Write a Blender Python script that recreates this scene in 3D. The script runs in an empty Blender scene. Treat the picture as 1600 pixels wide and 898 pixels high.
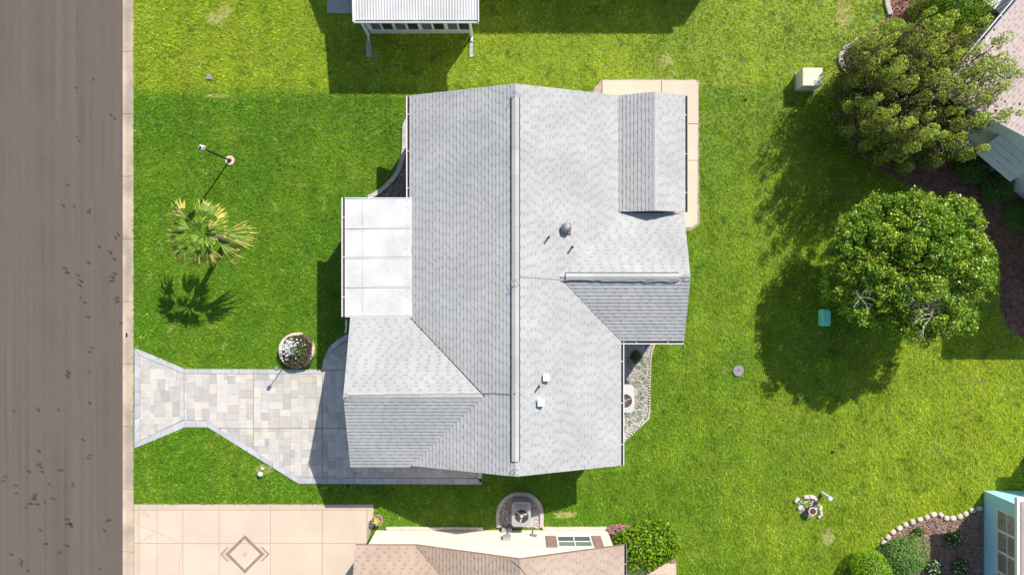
import bpy, bmesh, math, random
import numpy as np
from mathutils import Vector, Matrix
R = math.radians
random.seed(7); rng = np.random.default_rng(11)
S = bpy.context.scene; COL = S.collection
# ------------------------------------------------------------------ camera, sky, sun, exposure
H, F = 29.0, 1080.0                       # drone height in metres, focal length in photo pixels
cam = bpy.data.objects.new('camera', bpy.data.cameras.new('camera')); COL.objects.link(cam)
cam.location = (0, 0, H); cam.data.sensor_width = 36; cam.data.lens = 36*F/1600; cam.data.clip_end = 2000
S.camera = cam
SUN_EL, SUN_RATIO = 41.9, .70
az = math.atan(SUN_RATIO)                 # compass bearing of the sun, from +Y towards +X
sx, sy = math.sin(az), math.cos(az)
w = bpy.data.worlds.new('World'); S.world = w; w.use_nodes = True
nt = w.node_tree; bg = nt.nodes['Background']; sky = nt.nodes.new('ShaderNodeTexSky')
sky.sky_type = 'NISHITA'; sky.sun_disc = False; sky.sun_elevation = R(SUN_EL); sky.sun_rotation = az
nt.links.new(sky.outputs[0], bg.inputs[0]); bg.inputs[1].default_value = .11
sl = bpy.data.lights.new('sun', 'SUN'); sl.energy = 4.8; sl.angle = R(.5); sl.color = (1, .95, .87)
so = bpy.data.objects.new('sun', sl); COL.objects.link(so)
d = Vector((sx*math.cos(R(SUN_EL)), sy*math.cos(R(SUN_EL)), math.sin(R(SUN_EL))))
so.rotation_euler = d.to_track_quat('Z', 'Y').to_euler(); so.location = d*60
S.view_settings.view_transform = 'Standard'; S.view_settings.look = 'None'; S.view_settings.exposure = .26
S.render.engine = 'CYCLES'

def P(px, py, z=0.0):                     # survey of the photo: pixel + height above ground -> metres
    k = (H-z)/F
    return ((px-800)*k, (449-py)*k, z)
def G(px, py): return P(px, py)[:2]

# ------------------------------------------------------------------ materials
def mat(name, col, rough=.8, var=.15, scale=6, fine=60, bump=.3, tone=False, spec=.3, trans=0, metal=0, col2=None, stain=None):
    m = bpy.data.materials.new(name); m.use_nodes = True; n = m.node_tree.nodes; l = m.node_tree.links
    b = n['Principled BSDF']; b.inputs['Roughness'].default_value = rough
    b.inputs['Specular IOR Level'].default_value = spec; b.inputs['Metallic'].default_value = metal
    g = n.new('ShaderNodeNewGeometry')
    n1 = n.new('ShaderNodeTexNoise'); n1.inputs['Scale'].default_value = scale; n1.inputs['Detail'].default_value = 6
    n2 = n.new('ShaderNodeTexNoise'); n2.inputs['Scale'].default_value = fine; n2.inputs['Detail'].default_value = 3
    l.new(g.outputs['Position'], n1.inputs['Vector']); l.new(g.outputs['Position'], n2.inputs['Vector'])
    r1 = n.new('ShaderNodeMapRange'); r1.inputs[1].default_value = .3; r1.inputs[2].default_value = .7
    r1.inputs[3].default_value = 1-var; r1.inputs[4].default_value = 1+var; l.new(n1.outputs['Fac'], r1.inputs[0])
    r2 = n.new('ShaderNodeMapRange'); r2.inputs[1].default_value = .25; r2.inputs[2].default_value = .75
    r2.inputs[3].default_value = 1-var; r2.inputs[4].default_value = 1+var; l.new(n2.outputs['Fac'], r2.inputs[0])
    mu = n.new('ShaderNodeMath'); mu.operation = 'MULTIPLY'; l.new(r1.outputs[0], mu.inputs[0]); l.new(r2.outputs[0], mu.inputs[1])
    k = mu.outputs[0]
    if tone:
        a = n.new('ShaderNodeAttribute'); a.attribute_name = 'tone'
        m2 = n.new('ShaderNodeMath'); m2.operation = 'MULTIPLY'; l.new(k, m2.inputs[0]); l.new(a.outputs['Fac'], m2.inputs[1]); k = m2.outputs[0]
    src = None
    if col2:
        n3 = n.new('ShaderNodeTexNoise'); n3.inputs['Scale'].default_value = stain or .5; n3.inputs['Detail'].default_value = 5
        l.new(g.outputs['Position'], n3.inputs['Vector'])
        r3 = n.new('ShaderNodeMapRange'); r3.inputs[1].default_value = .4; r3.inputs[2].default_value = .65; l.new(n3.outputs['Fac'], r3.inputs[0])
        mx = n.new('ShaderNodeMix'); mx.data_type = 'RGBA'; mx.inputs[6].default_value = (*col, 1); mx.inputs[7].default_value = (*col2, 1)
        l.new(r3.outputs[0], mx.inputs[0]); src = mx.outputs[2]
    sc = n.new('ShaderNodeVectorMath'); sc.operation = 'SCALE'; sc.inputs[0].default_value = col
    if src: l.new(src, sc.inputs[0])
    l.new(k, sc.inputs['Scale']); l.new(sc.outputs[0], b.inputs['Base Color'])
    if bump:
        bp = n.new('ShaderNodeBump'); bp.inputs['Strength'].default_value = bump; bp.inputs['Distance'].default_value = .01
        l.new(n2.outputs['Fac'], bp.inputs['Height']); l.new(bp.outputs[0], b.inputs['Normal'])
    if trans:
        t = n.new('ShaderNodeBsdfTranslucent'); l.new(sc.outputs[0], t.inputs[0]); ms = n.new('ShaderNodeMixShader'); ms.inputs[0].default_value = trans
        l.new(b.outputs[0], ms.inputs[1]); l.new(t.outputs[0], ms.inputs[2]); l.new(ms.outputs[0], n['Material Output'].inputs[0])
    return m

def mix2(n, l, fac, a, b):
    mx = n.new('ShaderNodeMix'); mx.data_type = 'RGBA'; l.new(fac, mx.inputs[0])
    for i, c in ((6, a), (7, b)):
        if isinstance(c, tuple): mx.inputs[i].default_value = (*c, 1)
        else: l.new(c, mx.inputs[i])
    return mx.outputs[2]
def noise_fac(n, l, vec, scale, lo, hi, detail=4, rough=.5):
    t = n.new('ShaderNodeTexNoise'); t.inputs['Scale'].default_value = scale; t.inputs['Detail'].default_value = detail; t.inputs['Roughness'].default_value = rough
    l.new(vec, t.inputs['Vector']); r = n.new('ShaderNodeMapRange'); r.inputs[1].default_value = lo; r.inputs[2].default_value = hi
    l.new(t.outputs['Fac'], r.inputs[0]); return r.outputs[0]
def grass_mat(name, blades):
    m = bpy.data.materials.new(name); m.use_nodes = True; n = m.node_tree.nodes; l = m.node_tree.links
    b = n['Principled BSDF']; b.inputs['Roughness'].default_value = .55; b.inputs['Specular IOR Level'].default_value = .25
    g = n.new('ShaderNodeNewGeometry'); pos = g.outputs['Position']
    # big patches: deep green at the west, yellower lawn to the east and north
    se = n.new('ShaderNodeSeparateXYZ'); l.new(pos, se.inputs[0])
    ea = n.new('ShaderNodeMapRange'); ea.inputs[1].default_value = 3; ea.inputs[2].default_value = 20; l.new(se.outputs[0], ea.inputs[0])
    no = n.new('ShaderNodeMapRange'); no.inputs[1].default_value = 7.9; no.inputs[2].default_value = 8.5; no.inputs[4].default_value = .8
    wb = n.new('ShaderNodeMath'); wb.operation = 'MULTIPLY_ADD'; l.new(noise_fac(n, l, pos, 1.6, .2, .8, 6, .7), wb.inputs[0]); wb.inputs[1].default_value = .9; l.new(se.outputs[1], wb.inputs[2])
    wb2 = n.new('ShaderNodeMath'); wb2.operation = 'SUBTRACT'; l.new(wb.outputs[0], wb2.inputs[0]); wb2.inputs[1].default_value = .45; l.new(wb2.outputs[0], no.inputs[0])
    mxm = n.new('ShaderNodeMath'); mxm.operation = 'MAXIMUM'; l.new(ea.outputs[0], mxm.inputs[0]); l.new(no.outputs[0], mxm.inputs[1])
    nz = noise_fac(n, l, pos, .35, .3, .7, 5, .6)
    ad = n.new('ShaderNodeMath'); ad.operation = 'MULTIPLY_ADD'; l.new(nz, ad.inputs[0]); ad.inputs[1].default_value = .5; l.new(mxm.outputs[0], ad.inputs[2])
    su = n.new('ShaderNodeMath'); su.operation = 'SUBTRACT'; su.use_clamp = True; l.new(ad.outputs[0], su.inputs[0]); su.inputs[1].default_value = .2
    c = mix2(n, l, su.outputs[0], (.20, .415, .020), (.55, .69, .042))
    c = mix2(n, l, noise_fac(n, l, pos, 2.2, .58, .78, 4, .6), c, (.52, .60, .12))        # thinner yellow spots
    ndry = n.new('ShaderNodeMath'); ndry.operation = 'MULTIPLY'; l.new(noise_fac(n, l, pos, 1.1, .60, .72, 6, .7), ndry.inputs[0]); l.new(mxm.outputs[0], ndry.inputs[1])
    c = mix2(n, l, ndry.outputs[0], c, (.50, .43, .20))        # dry thatch
    c = mix2(n, l, noise_fac(n, l, pos, 1.6, .56, .75, 4, .6), c, (.13, .32, .022))
    if blades:
        c = mix2(n, l, noise_fac(n, l, pos, .22, .42, .62, 5, .65), c, (.16, .33, .014)) if False else c
        lf = n.new('ShaderNodeMapRange'); lf.inputs[3].default_value = .76; lf.inputs[4].default_value = 1.22; l.new(noise_fac(n, l, pos, .55, .34, .66, 8, .72), lf.inputs[0])
        wv = n.new('ShaderNodeTexWave'); wv.wave_type = 'BANDS'; wv.bands_direction = 'X'; wv.inputs['Scale'].default_value = .30; wv.inputs['Distortion'].default_value = .8; wv.inputs['Detail'].default_value = 2; l.new(pos, wv.inputs['Vector'])
        wr = n.new('ShaderNodeMapRange'); wr.inputs[3].default_value = .93; wr.inputs[4].default_value = 1.06; l.new(wv.outputs['Fac'], wr.inputs[0])      # mower passes
        s9 = n.new('ShaderNodeVectorMath'); s9.operation = 'SCALE'; l.new(c, s9.inputs[0]); l.new(wr.outputs[0], s9.inputs['Scale']); c = s9.outputs[0]
        s0 = n.new('ShaderNodeVectorMath'); s0.operation = 'SCALE'; l.new(c, s0.inputs[0]); l.new(lf.outputs[0], s0.inputs['Scale']); c = s0.outputs[0]
        a = n.new('ShaderNodeAttribute'); a.attribute_name = 'tone'
        sc = n.new('ShaderNodeVectorMath'); sc.operation = 'SCALE'; l.new(c, sc.inputs[0]); l.new(a.outputs['Fac'], sc.inputs['Scale']); c = sc.outputs[0]
    else:
        sc = n.new('ShaderNodeVectorMath'); sc.operation = 'SCALE'; l.new(c, sc.inputs[0]); sc.inputs['Scale'].default_value = .42; c = sc.outputs[0]
    l.new(c, b.inputs['Base Color'])
    if blades:
        t = n.new('ShaderNodeBsdfTranslucent'); l.new(c, t.inputs[0]); ms = n.new('ShaderNodeMixShader'); ms.inputs[0].default_value = .26
        l.new(b.outputs[0], ms.inputs[1]); l.new(t.outputs[0], ms.inputs[2]); l.new(ms.outputs[0], n['Material Output'].inputs[0])
    return m
def road_mat():
    m = bpy.data.materials.new('asphalt'); m.use_nodes = True; n = m.node_tree.nodes; l = m.node_tree.links
    b = n['Principled BSDF']; b.inputs['Roughness'].default_value = .9; b.inputs['Specular IOR Level'].default_value = .2
    g = n.new('ShaderNodeNewGeometry'); pos = g.outputs['Position']
    mp = n.new('ShaderNodeMapping'); mp.inputs['Scale'].default_value = (1, .012, 1); l.new(pos, mp.inputs[0])
    c = mix2(n, l, noise_fac(n, l, mp.outputs[0], 2.2, .35, .68, 3), (.128, .105, .090), (.158, .131, .113))
    c = mix2(n, l, noise_fac(n, l, mp.outputs[0], 5, .55, .75, 2), c, (.113, .091, .078))
    c = mix2(n, l, noise_fac(n, l, pos, .5, .4, .7, 4), c, (.145, .117, .10))
    f = n.new('ShaderNodeTexNoise'); f.inputs['Scale'].default_value = 45; f.inputs['Detail'].default_value = 4; l.new(pos, f.inputs[0])
    r = n.new('ShaderNodeMapRange'); r.inputs[1].default_value = .3; r.inputs[2].default_value = .7; r.inputs[3].default_value = .78; r.inputs[4].default_value = 1.22; l.new(f.outputs[0], r.inputs[0])
    sc = n.new('ShaderNodeVectorMath'); sc.operation = 'SCALE'; l.new(c, sc.inputs[0]); l.new(r.outputs[0], sc.inputs['Scale'])
    l.new(sc.outputs[0], b.inputs['Base Color'])
    bp = n.new('ShaderNodeBump'); bp.inputs['Strength'].default_value = .4; bp.inputs['Distance'].default_value = .01; l.new(f.outputs[0], bp.inputs['Height']); l.new(bp.outputs[0], b.inputs['Normal'])
    return m
M = dict(
 grass=grass_mat('grass_blades', True), lawn=grass_mat('lawn_soil', False), road=road_mat(),
 skid=mat('rubber_scuff', (.078, .064, .056), .9, .2, 5, 40, .1),
 soil=mat('soil', (.16, .11, .07), .95, .3, 2, 20),
 kerb=mat('kerb_concrete', (.66, .52, .385), .85, .10, 1.3, 45, .3, tone=True, col2=(.45, .37, .29), stain=.9),
 concrete=mat('peach_concrete', (.69, .55, .425), .8, .06, .8, 50, .15, tone=True, col2=(.64, .52, .41), stain=.5),
 joint=mat('joint', (.40, .33, .27), .95, .2),
 inlay=mat('inlay_stain', (.30, .22, .19), .8, .12, 4, 50, .1), inlay_pale=mat('inlay_pale', (.56, .44, .36), .8, .08, 4, 50, .1),
 paver=mat('stone_paver', (.62, .565, .495), .75, .07, 2.5, 30, .2, tone=True, col2=(.56, .55, .53), stain=1.4),
 border=mat('paver_border', (.50, .50, .525), .75, .1, 3, 40, .2, tone=True),
 greyslab=mat('grey_concrete', (.42, .40, .40), .85, .1, 1.5, 40, .2),
 shingle=mat('grey_shingle', (.468, .462, .450), .9, .08, .8, 90, .4, tone=True, col2=(.43, .435, .432), stain=.35),
 shingle_s=mat('tan_shingle', (.46, .345, .265), .9, .08, .7, 90, .4, tone=True, col2=(.50, .385, .315), stain=.35),
 shingle_e=mat('pink_shingle', (.56, .46, .43), .9, .08, .7, 90, .4, tone=True),
 cap=mat('ridge_cap', (.46, .455, .45), .85, .07, 1.5, 60, .3, tone=True),
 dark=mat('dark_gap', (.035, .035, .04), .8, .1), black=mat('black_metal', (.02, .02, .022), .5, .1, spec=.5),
 white=mat('white_paint', (.80, .80, .80), .5, .03, 2, 30, .05), whitemetal=mat('white_metal', (.60, .59, .57), .5, .05, 1.5, 20, .05, tone=True, col2=(.68, .67, .66), stain=.8),
 gutterdirt=mat('gutter_debris', (.10, .065, .055), .9, .3, 8, 30),
 trim=mat('brown_trim', (.30, .17, .12), .6, .1), stucco=mat('cream_stucco', (.82, .76, .68), .9, .03, 2, 80, .3),
 stuccow=mat('white_stucco', (.78, .76, .74), .9, .03, 2, 80, .3), wallbase=mat('beige_wall', (.62, .54, .45), .9, .05),
 porch=mat('porch_membrane', (.70, .685, .67), .5, .05, 1.2, 6, .05, tone=True, col2=(.60, .59, .58), stain=.9),
 thatch=mat('dry_thatch', (.36, .31, .13), .95, .25, 4, 40, .5, col2=(.30, .34, .08), stain=3),
 blue=mat('light_blue_siding', (.44, .74, .93), .7, .04, 2, 40, .1), paleblue=mat('pale_blue_stucco', (.86, .89, .91), .85, .06, 1, 60, .2),
 glass=mat('dark_glass', (.03, .035, .04), .12, .1, spec=.6, bump=0), screen=mat('grey_screen', (.12, .13, .16), .6, .1),
 greenglass=mat('green_glass', (.20, .27, .20), .2, .1, spec=.6, bump=0), shutter=mat('brown_shutter', (.33, .22, .18), .6, .08),
 tanscreen=mat('curtained_glass', (.30, .26, .24), .35, .25, 1.2, 8, 0, spec=.5),
 grey=mat('grey_metal', (.28, .28, .28), .45, .08, metal=.3), unitwhite=mat('unit_white', (.56, .56, .55), .5, .05, tone=True), acgrey=mat('unit_grey', (.36, .37, .36), .5, .05, tone=True), galv=mat('galvanised', (.42, .43, .45), .4, .1, metal=.4, tone=True),
 blade=mat('fan_blade', (.50, .42, .40), .5, .2), rust=mat('rusty_core', (.10, .05, .04), .7, .3),
 mulch=mat('red_mulch', (.26, .135, .10), .95, .45, 4, 45, 1), chip=mat('bark_chip', (.34, .18, .14), .95, .3, 6, 40, .3, tone=True),
 mulch2=mat('tan_mulch', (.30, .20, .15), .95, .4, 4, 45, 1), chip2=mat('tan_chip', (.44, .31, .25), .95, .3, 6, 40, .3, tone=True),
 gravelbase=mat('gravel_base', (.30, .27, .24), .95, .35, 5, 40, 1), stone=mat('pebble', (.66, .62, .60), .85, .15, 9, 60, .3, tone=True),
 edging=mat('edging_concrete', (.50, .46, .43), .85, .12, 4, 40, .4, tone=True), block=mat('edging_block', (.68, .58, .50), .85, .1, 6, 40, .4, tone=True),
 bark=mat('bark', (.16, .12, .09), .9, .3, 6, 30, .6), dead=mat('bleached_wood', (.52, .46, .42), .85, .15),
 leaf=mat('leaf', (.25, .46, .03), .40, .12, 1.2, 8, 0, tone=True, spec=.5, trans=.22, col2=(.42, .55, .04), stain=1.2),
 jleaf=mat('juniper_leaf', (.31, .38, .05), .6, .15, 1, 8, 0, tone=True, spec=.2, trans=.15),
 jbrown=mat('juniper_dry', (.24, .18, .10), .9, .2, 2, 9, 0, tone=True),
 sleaf=mat('shrub_leaf', (.24, .42, .014), .5, .12, 2, 9, 0, tone=True, spec=.3, trans=.25), sdark=mat('dark_shrub_leaf', (.10, .18, .04), .6, .15, 2, 9, 0, tone=True, spec=.2, trans=.1),
 palm=mat('palm_leaf', (.21, .35, .03), .5, .1, 3, 12, 0, tone=True, spec=.4, trans=.25), palmy=mat('yellow_palm_leaf', (.66, .56, .12), .5, .12, 3, 12, 0, tone=True, spec=.4, trans=.25),
 petal=mat('white_petal', (.80, .78, .78), .6, .05, bump=0), pink=mat('pink_leaf', (.50, .28, .27), .6, .2, tone=True, bump=0), flowerdark=mat('bronze_leaf', (.10, .085, .045), .6, .2, tone=True, bump=0),
 beige=mat('beige_cabinet', (.66, .64, .48), .5, .06, 2, 30, .1), teal=mat('teal_plastic', (.32, .90, .66), .45, .05), cover=mat('grey_cover', (.28, .26, .27), .8, .15),
 terracotta=mat('terracotta', (.30, .14, .09), .8, .15), potrim=mat('pale_rim', (.66, .60, .52), .7, .1), mauve=mat('mauve_pot', (.34, .25, .22), .7, .1), lens=mat('lamp_glass', (.75, .72, .68), .25, .05, bump=0))

# ------------------------------------------------------------------ mesh helpers
class MB:
    def __init__(s): s.v = []; s.f = []; s.t = []; s.m = []
    def add(s, vs, fs, tone=1.0, mi=0):
        o = len(s.v); s.v += [tuple(v) for v in vs]
        for f in fs: s.f.append(tuple(i+o for i in f)); s.t.append(tone); s.m.append(mi)
        return s
    def box(s, x0, x1, y0, y1, z0, z1, tone=1.0, mi=0, rot=0, c=None):
        vs = [(x, y, z) for z in (z0, z1) for y in (y0, y1) for x in (x0, x1)]
        if rot:
            cx, cy = c if c else ((x0+x1)/2, (y0+y1)/2); ca, sa = math.cos(rot), math.sin(rot)
            vs = [(cx+(x-cx)*ca-(y-cy)*sa, cy+(x-cx)*sa+(y-cy)*ca, z) for x, y, z in vs]
        return s.add(vs, [(0, 2, 3, 1), (4, 5, 7, 6), (0, 1, 5, 4), (2, 6, 7, 3), (0, 4, 6, 2), (1, 3, 7, 5)], tone, mi)
    def prism(s, poly, z0, z1, tone=1.0, mi=0):           # vertical prism from CCW outline
        n = len(poly); vs = [(x, y, z0) for x, y in poly]+[(x, y, z1) for x, y in poly]
        return s.add(vs, [tuple(range(n, 2*n)), tuple(range(n-1, -1, -1))]+[(i, (i+1) % n, n+(i+1) % n, n+i) for i in range(n)], tone, mi)
    def slab(s, poly, z0, z1, bev=.008, tone=1.0, mi=0):   # prism with a small bevel round the top
        n = len(poly); cx = sum(p[0] for p in poly)/n; cy = sum(p[1] for p in poly)/n
        def inn(p):
            dx, dy = cx-p[0], cy-p[1]; L = math.hypot(dx, dy) or 1; return (p[0]+dx/L*bev*1.4, p[1]+dy/L*bev*1.4)
        q = [inn(p) for p in poly]
        vs = [(x, y, z0) for x, y in poly]+[(x, y, z1-bev) for x, y in poly]+[(x, y, z1) for x, y in q]
        fs = [tuple(range(2*n, 3*n))]
        for i in range(n):
            j = (i+1) % n; fs += [(i, j, n+j, n+i), (n+i, n+j, 2*n+j, 2*n+i)]
        return s.add(vs, fs, tone, mi)
    def tube(s, pts, r, n=8, tone=1.0, mi=0, cap=True):
        rs = r if isinstance(r, (list, tuple)) else [r]*len(pts); ring = []; vs = []
        for i, p in enumerate(pts):
            p = Vector(p); a = Vector(pts[max(i-1, 0)]); b = Vector(pts[min(i+1, len(pts)-1)]); d = (b-a).normalized()
            u = d.cross(Vector((0, 0, 1)) if abs(d.z) < .95 else Vector((1, 0, 0))).normalized(); w_ = d.cross(u)
            vs += [p+(u*math.cos(2*math.pi*k/n)+w_*math.sin(2*math.pi*k/n))*rs[i] for k in range(n)]
        fs = [(i*n+k, i*n+(k+1) % n, (i+1)*n+(k+1) % n, (i+1)*n+k) for i in range(len(pts)-1) for k in range(n)]
        if cap: fs += [tuple(range(n-1, -1, -1)), tuple(range((len(pts)-1)*n, len(pts)*n))]
        return s.add(vs, fs, tone, mi)
    def lathe(s, c, prof, n=20, tone=1.0, mi=0):
        vs = []; fs = []
        for r, z in prof: vs += [(c[0]+r*math.cos(2*math.pi*k/n), c[1]+r*math.sin(2*math.pi*k/n), z) for k in range(n)]
        for i in range(len(prof)-1): fs += [(i*n+k, i*n+(k+1) % n, (i+1)*n+(k+1) % n, (i+1)*n+k) for k in range(n)]
        fs += [tuple(range(n-1, -1, -1)), tuple(range((len(prof)-1)*n, len(prof)*n))]
        return s.add(vs, fs, tone, mi)
    def build(s, name, mats, parent=None, kind=None, label=None, smooth=False, data=None):
        if not isinstance(mats, (list, tuple)): mats = [mats]
        me = bpy.data.meshes.new(name); me.from_pydata(s.v, [], s.f); me.polygons.foreach_set('material_index', s.m)
        for m in mats: me.materials.append(m)
        a = me.attributes.new('tone', 'FLOAT', 'FACE'); a.data.foreach_set('value', s.t)
        if smooth: me.shade_smooth()
        me.update(); return link(name, me, parent, kind, label)
def link(name, me, parent=None, kind=None, label=None):
    o = bpy.data.objects.new(name, me); COL.objects.link(o)
    if parent:
        o.parent = parent; l = [x for x in [parent] ][0]
        mw = Matrix.Identity(4); p = parent; ms = []
        while p: ms.append(p.matrix_basis.copy() if not p.parent else p.matrix_parent_inverse @ p.matrix_basis); p = p.parent
        for m_ in reversed(ms): mw = mw @ m_
        o.matrix_parent_inverse = mw.inverted()            # meshes are written in world metres
    if kind: o['kind'] = kind
    if label: o['label'] = label
    return o
def thing(name, label, cat, loc, group=None):
    o = bpy.data.objects.new(name, None); COL.objects.link(o); o.location = loc; o.empty_display_size = .2
    o['label'] = label; o['category'] = cat
    if group: o['group'] = group
    return o
def tag(o, label, cat, group=None):
    o['label'] = label; o['category'] = cat
    if group: o['group'] = group
    return o
def fast(name, V, N, K, tone, mats, parent=None, kind=None, mi=None):      # V (N*K,3): N loose faces of K corners
    me = bpy.data.meshes.new(name); me.vertices.add(N*K); me.vertices.foreach_set('co', V.astype(np.float32).ravel())
    me.loops.add(N*K); me.loops.foreach_set('vertex_index', np.arange(N*K, dtype=np.int32))
    me.polygons.add(N); me.polygons.foreach_set('loop_start', np.arange(0, N*K, K, dtype=np.int32))
    me.update(calc_edges=True)
    for m in (mats if isinstance(mats, (list, tuple)) else [mats]): me.materials.append(m)
    if mi is not None: me.polygons.foreach_set('material_index', mi.astype(np.int32))
    a = me.attributes.new('tone', 'FLOAT', 'FACE'); a.data.foreach_set('value', tone.astype(np.float32))
    return link(name, me, parent, kind)
def inpoly(x, y, poly):
    r = np.zeros(len(x), bool); n = len(poly)
    for i in range(n):
        x1, y1 = poly[i]; x2, y2 = poly[(i+1) % n]
        c = ((y1 > y) != (y2 > y)) & (x < (x2-x1)*(y-y1)/((y2-y1) or 1e-9)+x1); r ^= c
    return r
def clip(poly, a, b):                                     # keep the part left of a->b
    out = []; n = len(poly)
    sd = lambda p: (b[0]-a[0])*(p[1]-a[1])-(b[1]-a[1])*(p[0]-a[0])
    for i in range(n):
        p, q = poly[i], poly[(i+1) % n]; dp, dq = sd(p), sd(q)
        if dp >= 0: out.append(p)
        if dp*dq < 0: t = dp/(dp-dq); out.append((p[0]+(q[0]-p[0])*t, p[1]+(q[1]-p[1])*t))
    return out
def area(p): return .5*sum(p[i][0]*p[(i+1) % len(p)][1]-p[(i+1) % len(p)][0]*p[i][1] for i in range(len(p)))
def ccw(p): return p if area(p) > 0 else p[::-1]
def clipc(poly, reg):
    for i in range(len(reg)):
        if len(poly) < 3: return []
        poly = clip(poly, reg[i], reg[(i+1) % len(reg)])
    return poly if len(poly) > 2 and area(poly) > 1e-4 else []
def smoothline(pts, k=6):
    out = []
    for i in range(len(pts)-1):
        p0 = pts[max(i-1, 0)]; p1 = pts[i]; p2 = pts[i+1]; p3 = pts[min(i+2, len(pts)-1)]
        for j in range(k):
            t = j/k; out.append(tuple(.5*((2*p1[a])+(-p0[a]+p2[a])*t+(2*p0[a]-5*p1[a]+4*p2[a]-p3[a])*t*t+(-p0[a]+3*p1[a]-3*p2[a]+p3[a])*t**3) for a in (0, 1)))
    out.append(pts[-1]); return out
def ribbon(mb, pts, wd, z0, z1, tone=1):                   # band along a polyline, in segments
    for i in range(len(pts)-1):
        a, b = Vector(pts[i]), Vector(pts[i+1]); d = (b-a).normalized(); n = Vector((-d.y, d.x))*wd/2
        mb.slab(ccw([tuple(a+n), tuple(b+n), tuple(b-n), tuple(a-n)]), z0, z1, .008, tone*random.uniform(.9, 1.08))

# ------------------------------------------------------------------ the ground
big = MB().add([(-300, -300, -.2), (300, -300, -.2), (300, 300, -.2), (-300, 300, -.2)], [(0, 1, 2, 3)]).build('ground', M['soil'], kind='structure')
XK0, XK1 = -16.38, -15.87                                  # road edge, lawn edge
mb = MB(); mb.prism([(XK1, -250), (290, -250), (290, 250), (XK1, 250)], -.15, 0); mb.prism([(-290, -250), (-24.6, -250), (-24.6, 250), (-290, 250)], -.15, 0)
mb.build('lawn', M['lawn'], kind='structure')
road = MB().prism([(-24.1, -250), (XK0, -250), (XK0, 250), (-24.1, 250)], -.19, -.05).build('road', M['road'], kind='structure')
scuffs = [(150,126),(124,139),(176,182),(125,215),(107,292),(100,325),(115,325),(143,328),(182,370),(158,388),(174,398),(178,408),(138,412),(106,421),(123,431),(129,443),(179,429),(181,438),(129,465),(130,475),(140,498),(186,465),(110,585),(139,582),(187,508),(141,545),(140,633),(25,644),(58,643),(92,643),(128,690),(143,711),(62,709),(67,724),(64,733),(95,735),(46,738),(10,746),(113,754),(30,760),(27,772),(80,757),(54,772),(53,782),(60,791),(69,787),(82,780),(41,796),(109,813),(112,821),(170,812),(162,832),(60,830),(76,850),(108,855),(94,864),(20,869),(32,880),(155,887),(46,893)]
mb = MB()
for i, (px, py) in enumerate(scuffs):
    cx, cy = G(px, py); a0 = R(random.uniform(70, 160)); sz = random.uniform(.11, .19)
    for k in range(random.choice([1, 1, 1, 2])):           # comma shaped rubber smudges
        ox_, oy_ = cx+random.uniform(-.10, .10), cy-.15*k+random.uniform(-.03, .03); pts = []
        for t in range(9): u_ = t/8; pts.append((ox_+sz*(1.5*u_)*math.cos(a0+u_*.9), oy_+sz*1.5*u_*math.sin(a0+u_*.9), sz*.42*(1-u_)**.7*(.35+.65*min(1, u_*6))))
        for a, b in zip(pts, pts[1:]):
            d_ = math.atan2(b[1]-a[1], b[0]-a[0]); c_, s_ = -math.sin(d_), math.cos(d_)
            mb.add([(a[0]-c_*a[2], a[1]-s_*a[2], -.046), (b[0]-c_*b[2], b[1]-s_*b[2], -.046), (b[0]+c_*b[2], b[1]+s_*b[2], -.046), (a[0]+c_*a[2], a[1]+s_*a[2], -.046)], [(0, 1, 2, 3)])
o = mb.build('tyre_scuff', M['skid'], road); o['kind'] = 'stuff'
# crack and seam lines worn in the asphalt
mb = MB()
for px, y0, y1 in ((142, 90, 300), (143, 640, 898)):
    pts = [(G(px+random.uniform(-.8, .8), y)[0], G(0, y)[1]) for y in range(y0, y1+30, 22)]
    for a, b in zip(pts, pts[1:]): mb.add([(a[0]-.006, a[1], -.0455), (b[0]-.006, b[1], -.0455), (b[0]+.006, b[1], -.0455), (a[0]+.006, a[1], -.0455)], [(0, 3, 2, 1)])
mb.build('crack', M['skid'], road)
kb = MB().box(XK0, XK1, -40, 40, -.18, -.075).build('kerb', M['joint'], kind='structure')
ys = [449-(80+97.7*k) for k in range(-4, 13)]
for a, b in zip(ys, ys[1:]):
    y0, y1 = b*H/F+.008, a*H/F-.008; t = random.uniform(.93, 1.04)
    e = .012; xs = [XK0+.004, XK0+.02, XK0+.16, XK1-.10, XK1-.004]; zs = [-.06, -.045, -.04, .02, .035]
    vs = [(x, y0, z) for x, z in zip(xs, zs)]+[(x, y1, z) for x, z in zip(xs, zs)]+[(xs[0], y0, -.17), (xs[-1], y0, -.17), (xs[0], y1, -.17), (xs[-1], y1, -.17)]
    fs = [(i, i+1, i+6, i+5) for i in range(4)]+[(10, 11, 4, 3, 2, 1, 0), (12, 5, 6, 7, 8, 9, 13), (10, 0, 5, 12), (11, 13, 9, 4)]
    MB().add(vs, fs, t).build('kerb_section', M['kerb'], kb)
m2 = MB().box(-24.6, -24.1, -40, 40, -.18, .03).build('kerb', M['kerb'], kind='structure')
n_ = MB().box(*[G(198, 0)[0]-.035, G(198, 0)[0]+.035], G(0, 526)[1], G(0, 520)[1], .006, .012).build('kerb_mark', M['black'], kb)

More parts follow.
